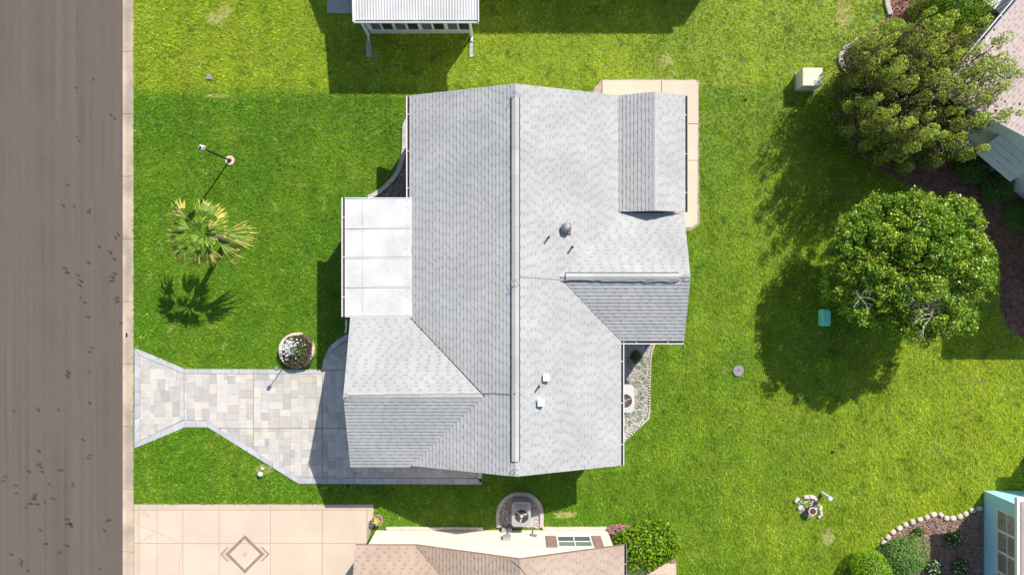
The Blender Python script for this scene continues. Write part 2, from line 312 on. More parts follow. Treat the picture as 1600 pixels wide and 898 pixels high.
# ------------------------------------------------------------------ stone paver driveway
holes = []                                                # outlines where no grass grows
Q = lambda L: [G(*p) for p in L]
drive_out = Q([(210, 543), (252, 560), (288, 576), (503, 577), (506, 560), (515, 541), (530, 528), (548, 520), (560, 520), (560, 720), (753, 720), (753, 756), (467, 755), (325, 667), (290, 667), (210, 700)])
holes.append(drive_out)
db = MB().prism(ccw(drive_out), -.02, .012).build('driveway', M['joint'], kind='structure')
regs = [[(220, 556), (287.3, 584), (287.3, 655), (220, 687)], [(288.7, 584), (395.3, 584), (395.3, 656), (288.7, 656)], [(322, 656.05), (395.3, 656.05), (395.3, 668.4), (341, 668.4)],
        [(343, 669.6), (395.3, 669.6), (395.3, 702.5)], [(396.7, 584), (503.3, 584), (503.3, 668.4), (396.7, 668.4)],
        [(396.7, 669.6), (503.3, 669.6), (503.3, 745), (466, 745), (396.7, 703.3)],
        [(504.7, 578.3), (556, 578.3), (556, 668.4), (504.7, 668.4)], [(504.7, 669.6), (556, 669.6), (556, 745.5), (504.7, 745.5)], [(556.8, 722), (745, 722), (745, 745.5), (556.8, 745.5)]]
tiles = []
u = .155; gx, gy = 96, 48; ox, oy = G(212, 760)
occ = np.zeros((gx, gy), bool); szs = [(2, 2), (2, 3), (3, 2), (2, 4), (3, 3), (2, 3), (4, 2), (3, 4), (2, 2), (3, 2)]
for j in range(gy):
    for i in range(gx):
        if occ[i, j]: continue
        for a, b in random.sample(szs, len(szs))+[(2, 1), (1, 2), (1, 1)]:
            if i+a <= gx and j+b <= gy and not occ[i:i+a, j:j+b].any():
                occ[i:i+a, j:j+b] = True; g_ = .003
                tiles.append([(ox+i*u+g_, oy+j*u+g_), (ox+(i+a)*u-g_, oy+j*u+g_), (ox+(i+a)*u-g_, oy+(j+b)*u-g_), (ox+i*u+g_, oy+(j+b)*u-g_)]); break
pieces = []
for rg in regs:
    rg = ccw(Q(rg))
    for t in tiles:
        c = clipc(t, rg)
        if c and area(c) > .004: pieces.append(c)
# fan of cut stones where the walk bends round the corner
cc = G(552, 577); k = H/F
for r0, r1, n in ((42.5*k, 26.5*k, 7), (26*k, 13.5*k, 4)):
    for i in range(n):
        a0 = R(90+90*i/n)+.006; a1 = R(90+90*(i+1)/n)-.006; am = (a0+a1)/2
        pieces.append(ccw([(cc[0]+r*math.cos(a), cc[1]+r*math.sin(a)) for r, a in ((r0, a0), (r0, am), (r0, a1), (r1, a1), (r1, am), (r1, a0))]))
pieces.sort(key=lambda c: -area(c))
rest = MB()
for i, c in enumerate(pieces):
    t = random.choices([1.04, .98, .88, .80, .92], [4, 3, 3, 1.6, 2])[0]*random.uniform(.96, 1.04); zt = .03+random.uniform(-.002, .002)
    if i < 300: MB().slab(c, .013, zt, .004, t).build('paver', M['paver'], db)
    else: rest.slab(c, .013, zt, .004, t)
if rest.v: rest.build('small_pavers', M['paver'], db, kind='stuff')
def border(outer, inner):
    for i in range(len(outer)-1):
        a, b = Vector(G(*outer[i])), Vector(G(*outer[i+1])); c, d_ = Vector(G(*inner[i])), Vector(G(*inner[i+1])); L = (b-a).length; n = max(1, round(L/.6))
        for j in range(n):
            f0, f1 = j/n+.003/L*3, (j+1)/n-.003/L*3
            q = [tuple(a.lerp(b, f0)), tuple(a.lerp(b, f1)), tuple(c.lerp(d_, f1)), tuple(c.lerp(d_, f0))]
            MB().slab(ccw(q), .013, .034, .005, random.uniform(.9, 1.1)).build('border_paver', M['border'], db)
border([(210, 543), (288, 576), (503, 577)], [(219, 555), (288, 583), (503, 583.5)])
border([(503, 577), (506, 560), (515, 541), (530, 528), (548, 520)], [(509.5, 577), (512.5, 561), (520.5, 546), (533, 534), (550, 527)])
border([(211, 545), (211, 699)], [(219, 556), (219, 688)])
border([(210, 700), (290, 667), (325, 667), (467, 755), (753, 756)], [(219, 688), (288, 657), (322, 657), (467, 746), (753, 747)])
border([(753, 756), (753, 722)], [(746, 747), (746, 722)])

# ------------------------------------------------------------------ concrete driveway of the house to the south
sd = Q([(209, 787), (584, 787), (584, 820), (572, 850), (572, 960), (209, 960)]); holes.append(sd)
ds = MB().prism(ccw(sd), -.02, .004).build('driveway', M['joint'], kind='structure')
cols = [210, 218, 245.5, 286, 342.5, 422.5, 503.5, 573, 583.5]; rows = [787.5, 796, 848.5, 902, 958]
for ri in range(4):
    for ci in range(8):
        if ri > 0 and ci == 7: r_ = (573.8, 583.5) if ri == 1 else None
        else: r_ = (cols[ci]+.35, cols[ci+1]-.35)
        if ci == 0 and ri > 0: r_ = (210, 217.5)
        if ri == 0: r_ = (cols[ci]+.2, cols[ci+1]-.1)
        if ri == 1 and ci == 1: r_ = (218.3, 245.1)
        if not r_: continue
        y0, y1 = rows[ri]+.35, rows[ri+1]-.35
        if ri == 1 and ci == 7: y1 = 822
        if ri > 1 and ci == 1: r_ = (218.3, 245.1)
        p = ccw(Q([(r_[0], y0), (r_[1], y0), (r_[1], y1), (r_[0], y1)]))
        MB().slab(p, .005, .03, .006, (.93 if ri == 0 or ci in (0, 7) else 1)*random.uniform(.98, 1.02)).build('concrete_slab', M['concrete'], ds)
def flat(mb, pts, z, mi=0): mb.add([(*G(*p), z) for p in pts], [tuple(range(len(pts)))], 1, mi)
cx, cy = 383, 864.6; mb = MB()
ro, ri_ = 30, 24
for s in range(4):
    a = [(0, -1), (1, 0), (0, 1), (-1, 0)][s]; b = [(0, -1), (1, 0), (0, 1), (-1, 0)][(s+1) % 4]
    flat(mb, [(cx+a[0]*ro, cy+a[1]*ro), (cx+b[0]*ro, cy+b[1]*ro), (cx+b[0]*ri_, cy+b[1]*ri_), (cx+a[0]*ri_, cy+a[1]*ri_)][::-1], .034)
mb.build('diamond_inlay', M['inlay'], ds)
mb = MB(); flat(mb, [(cx, cy-5), (cx+5, cy), (cx, cy+5), (cx-5, cy)][::-1], .034); mb.build('diamond_inlay', M['inlay_pale'], ds)
for sg in (-1, 1):
    for off, wd, mm in ((38, 2.2, 'inlay'), (34, 1.3, 'inlay_pale'), (31, 1.0, 'inlay_pale')):
        mb = MB(); e = 11
        for v in (-1, 1):
            pts = [(cx+sg*(off+.6), cy), (cx+sg*(off+.6-e), cy+v*e), (cx+sg*(off+.6-e-wd), cy+v*e), (cx+sg*(off+.6-wd*1.3), cy)]
            pts = pts if (sg*v) > 0 else pts[::-1]
            if area(Q(pts)) < 0: pts = pts[::-1]
            flat(mb, pts, .034)
        mb.build('chevron_inlay', M[mm], ds)
mb = MB()
for x, y in ((218, 792), (232, 805), (226, 799)): flat(mb, [(x-2, y+2), (x+2, y+2), (x+2, y-2), (x-2, y-2)], .035)
mb.build('square_inlay', M['inlay_pale'], ds)

mb = MB()
for pts in ([(212, 815), (226, 823), (241, 829), (262, 838), (284, 848)], [(285, 849), (281, 880), (279, 920)], [(214, 849), (230, 840), (243, 830)]):
    L = [G(x+random.uniform(-.6, .6), y+random.uniform(-.6, .6)) for a, b in zip(pts, pts[1:]) for x, y in [(a[0]+(b[0]-a[0])*t/5, a[1]+(b[1]-a[1])*t/5) for t in range(5)]]
    for a, b in zip(L, L[1:]):
        d_ = math.atan2(b[1]-a[1], b[0]-a[0]); w1 = random.uniform(.003, .009); c_, s_ = -math.sin(d_)*w1, math.cos(d_)*w1
        mb.add([(a[0]-c_, a[1]-s_, .0345), (b[0]-c_, b[1]-s_, .0345), (b[0]+c_, b[1]+s_, .0345), (a[0]+c_, a[1]+s_, .0345)], [(0, 1, 2, 3)])
mb.build('crack', M['joint'], ds)
# ------------------------------------------------------------------ patio slabs on the east side
pt = Q([(925, 144), (940, 124), (1092, 124), (1093, 350), (1080, 360), (1030, 360), (1030, 200), (925, 200)]); holes.append(pt)
pb = MB().prism(ccw(pt), -.02, .006).build('patio', M['joint'], kind='structure')
for q in ([(941, 126), (1032.5, 126), (1032.5, 200), (941, 200)], [(1033.5, 126), (1086, 126), (1090.5, 131), (1090.5, 193.6), (1033.5, 193.6)], [(1033.5, 194.4), (1090, 194.4), (1089.5, 250.6), (1033.5, 250.6)],
          [(1033.5, 251.4), (1089.5, 251.4), (1089, 349), (1080, 356), (1033.5, 356)]):
    MB().slab(ccw(Q(q)), .007, .045, .006, random.uniform(.97, 1.0)).build('concrete_slab', M['concrete'], pb)

# ------------------------------------------------------------------ roofs
def shingles(name, poly, parent, m, dense=True):
    P3 = [Vector(p) for p in poly]; n = (P3[1]-P3[0]).cross(P3[2]-P3[0]).normalized()
    if n.z < 0: P3 = P3[::-1]; n = -n
    e = Vector((0, 0, 1)).cross(n).normalized(); s = n.cross(e); o = P3[0]
    pl = ccw([((p-o).dot(e), (p-o).dot(s)) for p in P3]); a0, a1 = min(p[0] for p in pl), max(p[0] for p in pl); b0, b1 = min(p[1] for p in pl), max(p[1] for p in pl)
    ex = .143; mb = MB()
    def put(rc, lo, hi, bl, tone, skirt=True):
        c = clipc([(rc[0], rc[1]), (rc[2], rc[1]), (rc[2], rc[3]), (rc[0], rc[3])], pl)
        if not c: return
        h = lambda b: lo+(hi-lo)*(b-bl)/ex
        top = [o+e*a+s*b+n*h(b) for a, b in c]; k_ = len(c)
        if skirt:
            bot = [o+e*a+s*b-n*.001 for a, b in c]
            mb.add(top+bot, [tuple(range(k_))]+[(i, i+k_, (i+1) % k_+k_, (i+1) % k_) for i in range(k_)], tone)
        else: mb.add(top, [tuple(range(k_))], tone)
    r = 0; b = b0
    while b < b1:
        a = a0-random.random()
        while a < a1:
            wd = random.uniform(.8, 1.1); put((a, b, a+wd-.004, b+ex+.02), .019, .001, b, random.uniform(.93, .99)); a += wd
        a = a0-random.random()*.5
        while a < a1:
            wd = random.choice([.22, .26, .3]); gp = random.choice([.10, .12, .14])
            put((a, b, a+wd, b+ex+.01), .0215, .005, b, random.choice([.97, 1, 1.02, 1.03]))
            put((a+wd+.002, b+ex-.034, a+wd+gp-.002, b+ex+.006), .0212, .0045, b, random.uniform(.58, .70), False)
            a += wd+gp
        b += ex; r += 1
    return mb.build(name, m, parent, kind='stuff')
def deck(mb, poly, th=.12):                                # roof boards under the shingles
    P3 = [Vector(p) for p in poly]; n = (P3[1]-P3[0]).cross(P3[2]-P3[0])
    if n.z < 0: P3 = P3[::-1]
    k_ = len(P3); top = [p-Vector((0, 0, .006)) for p in P3]; bot = [p-Vector((0, 0, th)) for p in P3]
    mb.add(top+bot, [tuple(range(k_)), tuple(range(2*k_-1, k_-1, -1))]+[(i, i+k_, (i+1) % k_+k_, (i+1) % k_) for i in range(k_)])
def gutter(parent, a, b, m='white', inner='gutterdirt', wd=.12, name='gutter'):
    a, b = Vector(a), Vector(b); d_ = (b-a).normalized(); nn = Vector((-d_.y, d_.x, 0))*-1; L = (b-a).length
    mb = MB()
    def seg(o0, o1, z0, z1, mi):
        vs = [p+nn*o+Vector((0, 0, z)) for p in (a, b) for o, z in ((o0, z0), (o1, z0), (o1, z1), (o0, z1))]
        mb.add(vs, [(0, 1, 2, 3), (7, 6, 5, 4), (0, 4, 5, 1), (1, 5, 6, 2), (2, 6, 7, 3), (3, 7, 4, 0)], 1, mi)
    seg(0, .012, -.12, -.004, 0); seg(.012, wd-.02, -.12, -.09, 1); seg(wd-.02, wd+.012, -.12, -.012, 0)
    g = mb.build(name, [M[m], M[inner]], parent)
    hb = MB(); n = max(2, int(L/1.3))
    for i in range(n):
        c = a+d_*(L*(i+.5)/n); q = [c+d_*t+nn*o_ for t, o_ in ((-.012, .01), (.012, .01), (.012, wd-.01), (-.012, wd-.01))]
        hb.add([(*v.xy, c.z-.02) for v in q], [(0, 1, 2, 3)])
    hb.build('gutter_hanger', M['white'], g, kind='stuff'); return g
def gable_wall(mb, x0, x1, y0, y1, ze, rise, axis, mi=0):  # box with gable tops; axis = direction of the ridge
    if axis == 'Y':
        xm = (x0+x1)/2; pr = [(x0, 0), (x1, 0), (x1, ze), (xm, ze+rise), (x0, ze)]
        vs = [(x, y0, z) for x, z in pr]+[(x, y1, z) for x, z in pr]
    else:
        ym = (y0+y1)/2; pr = [(y1, 0), (y0, 0), (y0, ze), (ym, ze+rise), (y1, ze)]
        vs = [(x0, y, z) for y, z in pr]+[(x1, y, z) for y, z in pr]
    mb.add(vs, [(0, 1, 2, 3, 4), (9, 8, 7, 6, 5)]+[(i, i+5, (i+1) % 5+5, (i+1) % 5) for i in range(5)], 1, mi)
def window(parent, o, ux, wd, z0, z1, out, cols_=2, rows_=1, frame='white', gls='glass', fr=.05):
    """o = bottom-left point on the wall, ux = unit vector along the wall, out = outward unit vector"""
    o = Vector((o[0], o[1], 0)); ux = Vector((*ux, 0)); ot = Vector((*out, 0))
    def bar(mb, s0, s1, za, zb, d0, d1, mi=0):
        vs = [o+ux*s_+ot*d_+Vector((0, 0, z)) for z in (za, zb) for d_ in (d0, d1) for s_ in (s0, s1)]
        mb.add(vs, [(0, 2, 3, 1), (4, 5, 7, 6), (0, 1, 5, 4), (2, 6, 7, 3), (0, 4, 6, 2), (1, 3, 7, 5)], 1, mi)
    f = MB(); bar(f, 0, wd, z0, z0+fr, 0, .045); bar(f, 0, wd, z1-fr, z1, 0, .045); bar(f, 0, fr, z0+fr, z1-fr, 0, .043); bar(f, wd-fr, wd, z0+fr, z1-fr, 0, .043)
    for i in range(1, cols_): x = wd*i/cols_; bar(f, x-fr*.35, x+fr*.35, z0+fr, z1-fr, 0, .04)
    for j in range(1, rows_): z = z0+(z1-z0)*j/rows_; bar(f, fr, wd-fr, z-fr*.35, z+fr*.35, 0, .036)
    wf = f.build('window', M[frame], parent)
    for i in range(cols_):
        for j in range(rows_):
            g = MB(); gl = gls[j % len(gls)] if isinstance(gls, (list, tuple)) else gls
            bar(g, wd*i/cols_+fr*.3, wd*(i+1)/cols_-fr*.3, z0+(z1-z0)*j/rows_+fr*.3, z0+(z1-z0)*(j+1)/rows_-fr*.3, .002, .018)
            g.build('pane', M[gl], wf)
    return wf

PT = .384; ZE = 2.6
# ---- main house
house = thing('house', 'large grey shingled house in the middle with crossing gables beside the paver driveway', 'house', (.1, 0, 0))
XW, XE, XR = -3.91, 4.155, .122; YN, YS = 7.32, -6.79; ZR = ZE+(XE-XR)*PT
gN, gS, gM, gX = -1.12, -6.84, -3.98, -6.17; zg = ZE+2.86*PT; gJ = XW+(zg-ZE)/PT
eN, eS, eM, eX = 2.83, -2.03, .40, 6.57; ze_ = ZE+2.43*PT; eJ = XE-(ze_-ZE)/PT
sW, sE, sM, sS = 4.09, 6.60, 5.345, 2.88; zs0 = 2.64; zs = zs0+1.255*PT
W = MB(); o_ = .3
gable_wall(W, XW+o_, XE-o_, YS+o_, YN-o_, ZE-.1, (XR-XW-o_)*PT-.05, 'Y'); gable_wall(W, gX+.3, -1.5, gS+o_, gN-o_, ZE-.1, 2.5*PT-.02, 'X')
gable_wall(W, 2, eX-.3, eS+o_, eN-.05, ZE-.1, 2.1*PT-.02, 'X'); gable_wall(W, sW, sE-.3, sS+.02, YN-.3, zs0-.12, .9*PT, 'Y')
W.build('wall', M['stuccow'], house)
roof = MB()
P_W = [(XW, YS, ZE), (XR, YS, ZR), (XR, YN, ZR), (XW, YN, ZE)]; P_E = [(XE, YS, ZE), (XE, YN, ZE), (XR, YN, ZR), (XR, YS, ZR)]
P_gN = [(gX, gN, ZE), (gX, gM, zg), (gJ, gM, zg), (XW, gN, ZE)]; P_gS = [(gX, gS, ZE), (XW, gS, ZE), (gJ, gM, zg), (gX, gM, zg)]
P_eN = [(XE, eN, ZE), (eJ, eM, ze_), (eX, eM, ze_), (eX, eN, ZE)]; P_eS = [(XE, eS, ZE), (eX, eS, ZE), (eX, eM, ze_), (eJ, eM, ze_)]
P_sW = [(sW, sS, zs0), (sM, sS, zs), (sM, YN, zs), (sW, YN, zs0)]; P_sE = [(sE, sS, zs0), (sE, YN, zs0), (sM, YN, zs), (sM, sS, zs)]
lift = lambda pl, dz: [(x, y, z+dz) for x, y, z in pl]
for pl in (P_W, P_E, lift(P_gN, .015), lift(P_gS, .015), lift(P_eN, .015), lift(P_eS, .015), P_sW, P_sE): deck(roof, pl)
rf = roof.build('roof', M['white'], house)
for pl in (P_W, P_E, lift(P_gN, .015), lift(P_gS, .015), lift(P_eN, .015), lift(P_eS, .015), P_sW, P_sE): shingles('shingles', pl, rf, M['shingle'])
def ridge_vent(parent, a, b, hw, axis, slope=PT, z=.05):   # wider dark strip paints the edge shadow under a vent cap, cut in 1.2 m pieces
    a, b = Vector(a), Vector(b); L = (b-a).length; d_ = (b-a)/L; nn = Vector((-d_.y, d_.x, 0))
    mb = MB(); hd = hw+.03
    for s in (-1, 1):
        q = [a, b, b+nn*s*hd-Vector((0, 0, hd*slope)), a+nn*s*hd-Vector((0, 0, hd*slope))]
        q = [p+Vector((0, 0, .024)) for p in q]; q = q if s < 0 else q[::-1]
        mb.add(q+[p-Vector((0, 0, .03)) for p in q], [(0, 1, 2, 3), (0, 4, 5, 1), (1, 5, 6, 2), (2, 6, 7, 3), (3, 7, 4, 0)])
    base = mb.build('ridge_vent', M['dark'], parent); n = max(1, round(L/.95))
    for i in range(n):
        p, q = a+d_*(L*i/n+.002), a+d_*(L*(i+1)/n-.002); mb = MB(); t = random.uniform(.93, 1.07)
        for s in (-1, 1):
            f = [p, q, q+nn*s*hw-Vector((0, 0, hw*slope)), p+nn*s*hw-Vector((0, 0, hw*slope))]
            f = [v+Vector((0, 0, z+.002*(i % 2))) for v in f]; f = f if s < 0 else f[::-1]
            mb.add(f+[v-Vector((0, 0, .018)) for v in f], [(0, 1, 2, 3), (0, 4, 5, 1), (1, 5, 6, 2), (2, 6, 7, 3), (3, 7, 4, 0)], t)
        mb.build('ridge_cap', M['cap'], base)
    return base
def caps(parent, a, b, hw, m='cap', z=.018, slope=PT):          # plain cap shingles along a ridge
    a, b = Vector(a), Vector(b); L = (b-a).length; d_ = (b-a)/L; nn = Vector((-d_.y, d_.x, 0)); n = max(1, round(L/.145)); mb = MB()
    for i in range(n):
        p, q = a+d_*(L*i/n), a+d_*(L*(i+1)/n); t = random.uniform(.9, 1.08)
        for s in (-1, 1):
            f = [p+Vector((0, 0, z)), q+Vector((0, 0, z-.008)), q+nn*s*hw+Vector((0, 0, z-.008-hw*slope)), p+nn*s*hw+Vector((0, 0, z-hw*slope))]; f = f if s < 0 else f[::-1]
            mb.add(f+[v-Vector((0, 0, .02)) for v in f], [(0, 1, 2, 3), (0, 4, 5, 1), (1, 5, 6, 2), (2, 6, 7, 3), (3, 7, 4, 0)], t)
    return mb.build('ridge_cap', M[m], parent, kind='stuff')
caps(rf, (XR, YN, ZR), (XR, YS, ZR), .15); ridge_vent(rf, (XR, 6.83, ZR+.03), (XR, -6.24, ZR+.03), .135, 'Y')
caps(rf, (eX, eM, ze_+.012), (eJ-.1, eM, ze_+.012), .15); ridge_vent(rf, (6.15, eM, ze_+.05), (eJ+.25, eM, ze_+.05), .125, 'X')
caps(rf, (gX, gM, zg+.012), (gJ, gM, zg+.012), .15); caps(rf, (sM, sS, zs), (sM, YN, zs), .11)
mb = MB(); mb.tube([(XW, gN, ZE+.03), (gJ+.05, gM, zg+.035)], .014, 6); mb.build('valley_seam', M['dark'], rf)
gutter(house, (XW, YS, ZE), (XW, YN, ZE)) if False else gutter(house, (XW, YN, ZE), (XW, gN, ZE))
gutter(house, (XE, YS, ZE), (XE, eS, ZE)); gutter(house, (XE, eS, ZE), (eX, eS, ZE)) ; gutter(house, (sE, sS, zs0), (sE, YN, zs0), 'grey', 'dark', .10)
for pts in ([(XE+.2, eS+.16, ZE-.1), (XE+.2, eS+.26, 2.3), (XE+.2, eS+.3, .1)],): MB().tube(pts, .04, 6).build('downspout', M['white'], house)
# openings in the walls under the eaves
MB().box(gX+.26, gX+.30, -6.2, -1.9, 0, 2.15).build('garage_door', M['white'], house)
for y in (6, 4.2): window(house, (XW+o_, y), (0, -1), 1.2, .9, 2.05, (-1, 0), 2, 1)
for y in (-5.8, -3.9): window(house, (XE-o_, y), (0, 1), 1.1, .9, 2.05, (1, 0), 2, 1)
window(house, (-2.6, YN-o_), (1, 0), 1.3, .9, 2.05, (0, 1), 2, 1); window(house, (2.4, YN-o_), (-1, 0), 1.3, .9, 2.05, (0, 1), 2, 1)
window(house, (eX-.3, -.6), (0, 1), 1.6, .7, 2.05, (1, 0), 2, 1); window(house, (1.3, YS+o_), (1, 0), 1.3, .9, 2.05, (0, -1), 2, 1)
# things on the east slope
def on_E(px, py):
    x = 1.0
    for _ in range(8): z = ZE+(XE-x)*PT; x = (px-800)*(H-z)/F
    return Vector((x, (449-py)*(H-z)/F, z))
c = on_E(884, 357); mb = MB(); mb.box(c.x-.2, c.x+.2, c.y-.2, c.y+.2, c.z-.06, c.z+.03); mb.lathe(c, [(.11, c.z-.05), (.11, c.z+.12), (.185, c.z+.14), (.20, c.z+.19), (.17, c.z+.25), (.08, c.z+.30), (.02, c.z+.31)], 20)
fl = MB()
for i in range(14):
    a = 2*math.pi*i/14; q = [(c.x+r*math.cos(a+t), c.y+r*math.sin(a+t), z) for r, t, z in ((.2, 0, c.z+.20), (.185, .14, c.z+.26), (.09, .10, c.z+.315), (.09, 0, c.z+.31))]; fl.add(q, [(0, 1, 2, 3)])
t_ = mb.build('turbine_vent', M['grey'], rf); fl.build('vane', M['grey'], t_)
for px, py, m_, hh in ((857, 371, 'black', .32), (894, 386, 'black', .34), (842, 603, 'black', .30)):
    c = on_E(px, py); mb = MB(); mb.tube([c-Vector((0, 0, .1)), c+Vector((0, 0, hh))], .034, 10); mb.lathe(c, [(.05, c.z-.05), (.045, c.z+.03)], 12); mb.build('vent_pipe', M[m_], rf)
for px, py in ((853.5, 589), (845, 628)):
    c = on_E(px, py); q = .11; mb = MB(); mb.box(c.x-q, c.x+q, c.y-q, c.y+q, c.z-.06, c.z+.17); mb.box(c.x-q-.012, c.x+q+.012, c.y-q-.012, c.y+q+.012, c.z+.172, c.z+.19); mb.build('box_vent', M['white'], rf)
# lightning conductor cable and air terminals
def wob(a, b, n, amp): return [tuple(Vector(a).lerp(Vector(b), i/n)+Vector((0, random.uniform(-amp, amp), 0))) for i in range(n+1)]
def cable(pts, r): MB().tube(pts, r, 5, cap=False).build('lightning_cable', M['grey'], house)
cable([tuple(on_E(813+10.5*i, 432+.8*i+random.uniform(-.5, .5))+Vector((0, 0, .03))) for i in range(8)], .011)
cable(wob((eJ+.1, eM-.12, ze_+.03), (6.1, eM-.17, ze_+.03), 22, .02), .016)
cable(wob((gX+.15, gM+.05, zg+.06), (gJ, gM+.12, zg+.04), 24, .015), .009)
cable([(gJ, gM+.12, zg+.04), (gJ+.4, gM+.14, zg+.19), (XR-.17, gM+.15, ZR-.02), (XR, gM+.19, ZR+.11), (XR+.17, gM+.26, ZR-.01)], .010)
for x, y, z in ((XR, 6.92, ZR), (XR, .18, ZR+.08), (XR, -6.62, ZR), (gX+.12, gM, zg), (eX-.12, eM, ze_)):
    a_ = random.uniform(0, 6); cable([(x+.16*math.cos(a_+t*.7), y+.12*math.sin(a_+t*.7), z+.05) for t in range(9)], .008)
for x, y, z in ((XR-.05, 6.86, ZR), (XR-.02, .12, ZR+.04), (XR, -6.6, ZR), (gX+.12, gM, zg), (eX-.15, eM, ze_)):
    MB().tube([(x, y, z), (x, y, z+.38)], [.014, .006], 6).build('lightning_rod', M['grey'], house)

# ---- white lanai roof on the west side
lan = thing('porch_roof', 'white flat panelled porch roof attached to the west side of the grey house', 'porch', (-5.2, 1.1, 0))
x0, x1 = -6.36, -3.80; zt = 2.62
for a, b in zip([309.5, 356.6, 402.6, 448.6], [356.6, 402.6, 448.6, 494.5]):
    ya, yb = (449-b)*(H-zt)/F, (449-a)*(H-zt)/F; mb = MB(); n = 10
    vs = [(x0+(x1-x0)*i/n, y, zt+.015*math.sin(i*1.3+a)*(j % 3 == 1)+.03*i/n) for j, y in enumerate([ya+.03, (ya+yb)/2-.3, (ya+yb)/2, yb-.03]) for i in range(n+1)]
    mb.add(vs, [(j*(n+1)+i, j*(n+1)+i+1, (j+1)*(n+1)+i+1, (j+1)*(n+1)+i) for j in range(3) for i in range(n)], random.uniform(.98, 1.03))
    mb.box(x0, x1, ya+.03, yb-.03, zt-.07, zt-.05); p_ = mb.build('roof_panel', M['porch'], lan, smooth=True)
    fm = MB()
    for i in range(9): y = ya+.1+i*(yb-ya-.2)/8; fm.lathe((x0+.66+random.uniform(-.01, .01), y), [(.014, zt), (.012, zt+.03)], 6)
    for i in range(5): y = ya+.1+i*(yb-ya-.2)/4; fm.lathe((x1-.2, y), [(.012, zt), (.01, zt+.05)], 6)
    fm.build('screw', M['grey'], p_)
for yp in (309.5, 356.6, 402.6, 448.6, 494.5):
    y = (449-yp)*(H-zt)/F; MB().box(x0, x1, y-.016, y+.016, zt-.05, zt+.03).build('seam_rib', M['white'], lan)
gutter(lan, (x0-.0, 309*0+3.43, zt+.03), (x0, -1.12, zt+.03), 'white', 'gutterdirt', .13) if False else gutter(lan, (x0, 3.43, zt+.03), (x0, -1.12, zt+.03), 'white', 'gutterdirt', .13)
for y in (3.25, 1.75, .3, -1.0): MB().box(x0+.12, x0+.20, y-.04, y+.04, 0, zt-.08).build('post', M['white'], lan)
MB().box(x0+.14, x0+.18, -1.0, 3.25, 0, .8).build('knee_wall', M['stuccow'], lan)
for a, b in ((-.96, .26), (.34, 1.71), (1.79, 3.21)): MB().box(x0+.15, x0+.17, a, b, .802, zt-.08).build('insect_screen', M['screen'], lan)
MB().box(x0+.2, x1, 3.21, 3.25, 0, zt-.1).build('insect_screen', M['screen'], lan)
MB().tube([P(541, 500, 2.4), P(541, 503, 2.1), P(541, 512, .15), P(540, 519, .05)], .045, 6).build('downspout', M['white'], lan)

# ---- neighbour to the south (tan roof)
hs = thing('house', 'cream house with a tan shingle roof at the bottom edge beside the concrete driveway', 'house', (.2, -13, 0))
sX0, sX1, sXr, sYn = -3.67, 4.28, .30, -9.83; ps = .345; szr = ZE+3.975*ps
W = MB(); gable_wall(W, sX0+.3, 3.99, -23, -10.17, ZE-.1, 3.6*ps, 'Y'); gable_wall(W, -5.70, -2, -15.2, -10.175, ZE-.1, 2.4*ps, 'X'); W.build('wall', M['stucco'], hs)
q0 = [(sX0, -23.3, ZE), (sXr, -23.3, szr), (sXr, sYn, szr), (sX0, sYn, ZE)]; q1 = [(sX1, -23.3, ZE), (sX1, sYn, ZE), (sXr, sYn, szr), (sXr, -23.3, szr)]
gm = sYn-2.85; gz = ZE+2.85*ps; gj = sX0+2.85
q2 = [(-5.99, sYn+.003, ZE+.015), (-5.99, gm, gz+.015), (gj, gm, gz+.015), (sX0, sYn+.003, ZE+.015)]; q3 = [(-5.99, sYn-5.7, ZE+.015), (sX0, sYn-5.7, ZE+.015), (gj, gm, gz+.015), (-5.99, gm, gz+.015)]
rm = MB()
for q in (q0, q1, q2, q3): deck(rm, q)
rs = rm.build('roof', M['trim'], hs)
cut = lambda q: [(x, max(y, -16.5), z) for x, y, z in q]
for q in (cut(q0), cut(q1), q2, q3): shingles('shingles', q, rs, M['shingle_s'])
caps(rs, (sXr, -16, szr), (sXr, sYn, szr), .15, 'shingle_s', slope=ps); caps(rs, (-5.99, gm, gz+.01), (gj, gm, gz+.01), .15, 'shingle_s', slope=ps)
MB().tube([(sX0, sYn, ZE+.035), (gj, gm, gz+.04)], .014, 6).build('valley_seam', M['trim'], rs)
cb = MB(); cb.tube([(sXr-.25, sYn-.02, szr+.0), (sXr, sYn-.25, szr+.06), (sXr+.22, sYn-.55, szr-.0), (sXr+.15, sYn-1.0, szr+.05), (sXr-.1, sYn-.9, szr+.05), (sXr-.2, sYn-1.3, szr)], .010, 5); cb.build('lightning_cable', M['grey'], hs)
gutter(hs, (sX1, -20, ZE), (sX1, sYn, ZE), 'grey', 'gutterdirt', .10)
# window and shutters on its north wall
yw = -10.17
def wx(px, z): return (px-800)*(H-z)/F
wl, wr = wx(869.5, 1.2), wx(926.5, 1.2)
wn = window(hs, (wl, yw), (1, 0), 1.42, .72, 1.95, (0, 1), 2, 2, 'white', ['screen', 'greenglass'], .07)
for s0 in (wl-.42, wl+1.45):
    sh = MB().box(s0, s0+.38, yw+.0, yw+.03, .72, 1.95).build('shutter', M['shutter'], hs)
    sl_ = MB()
    for i in range(18): z = .80+i*.062; sl_.box(s0+.04, s0+.34, yw+.031, yw+.042, z, z+.035)
    sl_.build('louvre', M['shutter'], sh)
mb = MB(); mb.box(wx(784, .3), wx(800, .3), yw, yw+.18, .1, .32); mb.box(wx(786, 1), wx(798, 1), yw, yw+.14, .85, 1.2); mb.tube([(wx(794, .5), yw+.06, .3), (wx(794, .5), yw+.06, .9)], .03, 6); mb.build('meter_box', M['acgrey'], hs)
